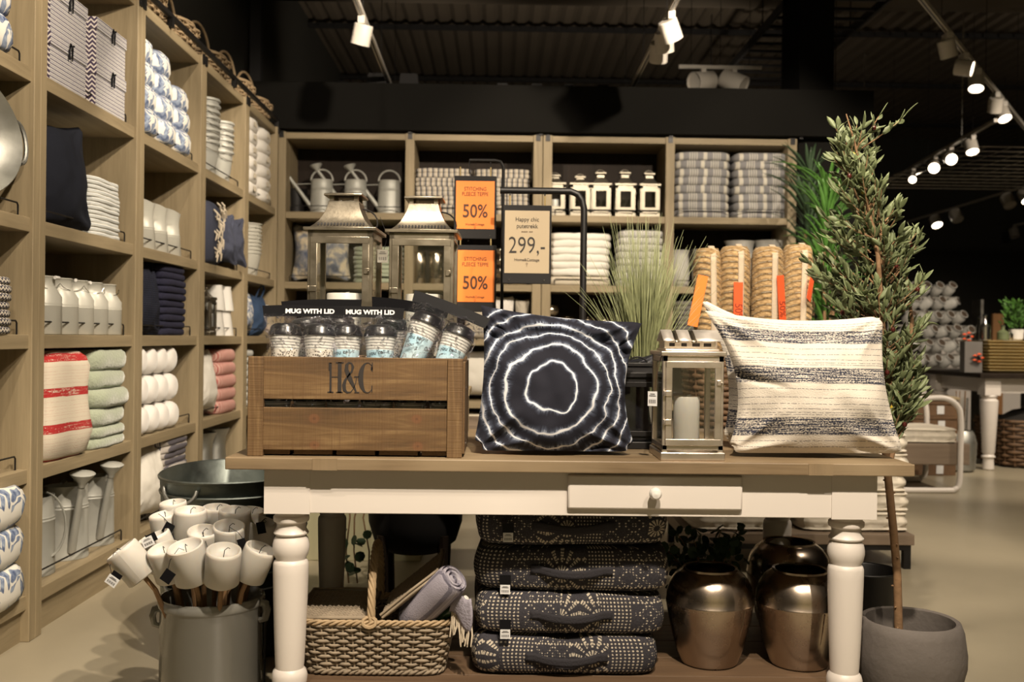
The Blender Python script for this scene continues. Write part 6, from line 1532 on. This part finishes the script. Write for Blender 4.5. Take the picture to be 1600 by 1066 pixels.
o = MB().box((0, 0, .6), (.34, .3, 1.2)).build('cabinet', 'oak_dark', None, False, .004, loc=(wpx.x, 8.75, 0)); tag(o, 'dark cabinet carrying the narrow wooden panel behind the plants', 'cabinet')
o = MB().box((0, 0, 0), (.36, .10, .14)).build('cover_board', 'tag_white', None, False, .004, loc=(wpx.x+.01, 8.75, 2.775)); tag(o, 'pale board on top of the narrow wooden panel beside the column', 'board')
ch = thing('chandelier', 'crystal chandelier sparkling behind the olive tree crown', 'chandelier', (P(1303, 290, 8.4).x, 8.4, P(1303, 268, 8.4).z))
m = MB(); rg = random.Random(5)
for k in range(150):
    a = rg.uniform(0, 6.28); zz = rg.uniform(-.30, .02); r_ = .14*math.sqrt(max(.05, 1-((zz+.1)/.22)**2)); m.lathe([(.0003, -.012), (.010, 0), (.0003, .010)], 5, T(r_*cos(a), r_*sin(a), zz))
m.build('crystals', 'chrome', ch, False)['kind'] = 'stuff'; MB().tube([(.1*cos(a), .1*sin(a), .03) for a in [2*PI*k/20 for k in range(20)]], .006, 6, closed=True).tube([(0, 0, .03), (0, 0, CZ-ch.location.z-.02)], .004, 5).tube([(-.1, 0, .03), (.1, 0, .03)], .004, 5).build('chandelier_frame', 'chrome', ch)

# ================================================================ LIGHTING TRACKS AND SPOTLIGHTS
def track(label, a, b, mt='white_lamp'):
    a, b = Vector(a), Vector(b); TRACKS.append((a, b)); t = thing('lighting_track', label, 'lighting track', a)
    d = b-a; M = d.to_track_quat('X', 'Z').to_matrix().to_4x4(); L = d.length
    MB().box((L/2, 0, 0), (L, .036, .034), M).build('track_bar', mt, t, False, .003)
    MB().box((L/2, 0, -.018), (L*.99, .010, .004), M).build('slot', 'black_plastic', t, False)
    for k in (.15, .5, .85): MB().tube([d*k+Vector((0, 0, .015)), d*k+Vector((0, 0, CZ-a.z-.05))], .0025, 5).build('suspension_wire', 'black_metal', t)
    return t
TRZ = 3.2
TRACKS = []
def clip(a, b, ym=17.3): return b if b.y <= ym else a.lerp(b, (ym-a.y)/(b.y-a.y))
def linedist(c, a, b):
    a2, b2, c2 = a.xy, b.xy, c.xy; t = max(.01, min(.99, (c2-a2).dot(b2-a2)/(b2-a2).length_squared)); return (a2.lerp(b2, t)-c2).length, t
def atz(px, py, z):
    d = P(px, py, 1)-Vector((0, 0, EYE)); Y = (z-EYE)/d.z; return P(px, py, Y)
a1 = atz(552, -12, TRZ); b1 = atz(610, 146, TRZ); track('white track over the back bookcases, left of the middle', a1, (a1.x-.03, b1.y+.6, TRZ))
a2 = atz(1062, -12, TRZ); b2 = atz(960, 150, TRZ); track('white track over the back bookcases with three spotlights close together', a2, (a2.x+.02, b2.y+.6, TRZ))
a3 = atz(1432, -12, TRZ+.2); b3 = atz(1606, 205, TRZ+.2); track('white track sloping across the upper right corner with lit spotlights', a3, b3)
a4 = atz(1556, 188, TRZ); b4 = atz(1375, 290, TRZ); track('white track at right with two dazzling spotlights, behind the tree top', a4, b4)
a5 = atz(1606, 290, TRZ); b5 = atz(1385, 357, TRZ); track('white track below the wire cable tray', a5, clip(a5, b5))
a6 = atz(1606, 348, TRZ); b6 = atz(1430, 386, TRZ); track('distant grey track, second lowest at the right', a6, clip(a6, b6))
a7 = atz(1606, 383, TRZ-.1); b7 = atz(1450, 409, TRZ-.1); track('most distant grey track, lowest at the right', a7.lerp(b7, -.4), clip(a7, b7))
def lamp(px, py, z, lit, ax, label, r=.062, power=0, L=.13, grp='track spotlights'):
    """head centre seen at (px, py); z height; ax: direction the beam points"""
    c = atz(px, py, z-.13) if not isinstance(px, Vector) else px
    best = min(TRACKS, key=lambda ab: linedist(c, *ab)[0]); dd_, tt_ = linedist(c, *best)
    if not isinstance(px, Vector) or dd_ < .3: c = best[0].lerp(best[1], tt_)-Vector((0, 0, .127))
    t = thing('track_spotlight', label, 'spotlight', c, 0, grp); d = Vector(ax).normalized(); M = d.to_track_quat('Z', 'Y').to_matrix().to_4x4()
    MB().lathe([(.001, -L*.5), (r*.9, -L*.5), (r, -L*.45), (r, L*.5), (r*.93, L*.5), (r*.9, L*.42), (.001, L*.40)], 28, M).build('lamp_head', 'white_lamp', t, sharp=40)
    if lit: MB().lathe([(r*.88, 0), (.001, .002)], 24, M @ T(0, 0, L*.45)).build('lens', 'lamp_glow', t)
    MB().box((0, 0, .085), (.045, .10, .05)).tube([(0, 0, .07), (0, 0, 0)], .012, 8).build('adapter', 'white_lamp', t, True, .003)
    if power: spot(c+d*(L*.6+.02), c+d*3, power, 40, .5)
    return t
lamp(572, 55, TRZ, 0, (-.25, .3, -1), 'unlit white spotlight on the left track, pointing down')
lamp(1038, 48, TRZ, 0, (.5, .5, -1), 'upper white spotlight of the three close together on the middle track')
lamp(1031, 66, TRZ, 0, (.15, .5, -1), 'middle white spotlight of the three close together')
lamp(1022, 82, TRZ, 1, (.05, .6, -.9), 'lowest and brightest spotlight of the three close together')
lamp(1484, 76, TRZ+.2, 0, (.3, .2, -.8), 'unlit white spotlight, first on the upper right track')
lamp(1534, 103, TRZ+.2, 1, (.8, -.5, .05-.3), 'lit spotlight facing right on the upper right track', power=0)
lamp(1538, 128, TRZ+.2, 1, (-.2, -.4, -1), 'lit spotlight pointing down on the upper right track')
lamp(1578, 162, TRZ+.2, 0, (.1, .5, -1), 'unlit spotlight near the right edge on the upper right track')
lamp(1589, 176, TRZ+.2, 1, (.1, -.6, -1), 'lit spotlight at the right edge on the upper right track')
for i, (px, py, lit, ax) in enumerate(((1428, 261, 1, (-.4, -1, -.5)), (1452, 248, 1, (-.1, -1, -.4)), (1512, 230, 1, (.0, -.5, -1)), (1388, 279, 1, (-.3, -1, -.5)))):
    lamp(px, py, TRZ, lit, ax, 'lit spotlight on the track behind the tree top, '+('second from the left', 'third from the left', 'rightmost', 'leftmost')[i], .062 if i < 3 else .045, L=.13)
for i, (px, py, lit) in enumerate(((1430, 346, 1), (1464, 337, 0), (1548, 314, 0), (1596, 306, 1))):
    lamp(px, py, TRZ, lit, (.1, -.7, -1), along(i, 4)+' spotlight on the track below the wire cable tray', .085, L=.17)
for i, (px, py) in enumerate(((1464, 384), (1530, 371), (1545, 369))):
    lamp(px, py, TRZ, 0, (.1, -.3, -1), along(i, 3)+' spotlight on the second lowest distant track', .08, L=.16)
gq = P(1060, 108, 8.9); gq2 = P(1190, 108, 8.9); track('short grey track holding two dim spotlights above the back bookcases', (gq.x, 8.9, gq.z+.02), (gq2.x, 8.9, gq.z+.02))
# grey heads and black floods above the back bookcase
for i, (px, py, ax) in enumerate(((1098, 122, (-.8, -.5, -.2)), (1146, 128, (.6, -.4, -.4)))):
    lamp(P(px, py, 8.9), 0, 0, 0, ax, ('left', 'right')[i]+' dim grey spotlight under the cable ladder above the back wall', .09, L=.22, grp='dim spotlights above the back wall')
for i, px in enumerate((538, 590, 640, 785, 838, 888, 940)):
    p = P(px, 152, 8.1); t = thing('flood_light', along(i, 7)+' black flood light standing on the bulkhead above the back bookcases', 'flood light', (p.x, 8.05, 3.081), 0, 'black flood lights')
    k = 1.0 if i in (1, 2) else .6
    MB().box((0, 0, .10*k), (.17*k, .1, .13*k), taper=.8).build('lamp_housing', 'matt_black', t, False, .005); MB().box((0, 0, .012), (.26*k, .12, .024)).build('mounting_foot', 'matt_black', t, False, .003)
# cable ladder and wire tray
cl = thing('cable_ladder', 'black cable ladder hanging under the ceiling beside the column', 'cable tray', (0, 0, 0))
p0 = atz(1110, 130, 3.7); p1 = atz(1250, -12, 3.7); p2 = atz(1215, 130, 3.7); m = MB()
ya, yb = 8.4, 13.0; xa, xb = 2.35, 2.75
for x in (3.35, 4.15): m.box((x-1.0, (6.0+11.5)/2, 3.95), (.03, 5.5, .07))
for k in range(22): m.box((2.75, 6.1+k*.25, 3.93), (.8, .04, .02))
m.build('ladder_frame', 'black_metal', cl, False)
for x in (2.35, 3.15):
    for y in (6.5, 9.0, 11.2): MB().tube([(x, y, 3.95), (x, y, CZ-.05)], .006, 6).build('hanger_rod', 'black_metal', cl)
wt = thing('wire_tray', 'silvery wire mesh cable tray hanging at the upper right', 'cable tray', (0, 0, 0)); m = MB()
q0 = atz(1410, 284, 3.1); q1 = atz(1530, 242, 3.1)
x0, x1, y0, y1 = 4.6, 8.4, 9.9, 12.6
for k in range(12): m.tube([(x0, y0+(y1-y0)*k/11, 3.1), (x1, y0+(y1-y0)*k/11, 3.1)], .007, 5)
for k in range(16): m.tube([(x0+(x1-x0)*k/15, y0, 3.1), (x0+(x1-x0)*k/15, y1, 3.1)], .006, 5)
m.build('wire_mesh', 'chrome', wt)['kind'] = 'stuff'; 
for x, y in ((x0, y0), (x0, y1), (x1, y0), (x1, y1)): MB().tube([(x, y, 3.1), (x, y, CZ-.05)], .006, 6).build('hanger_rod', 'chrome', wt)
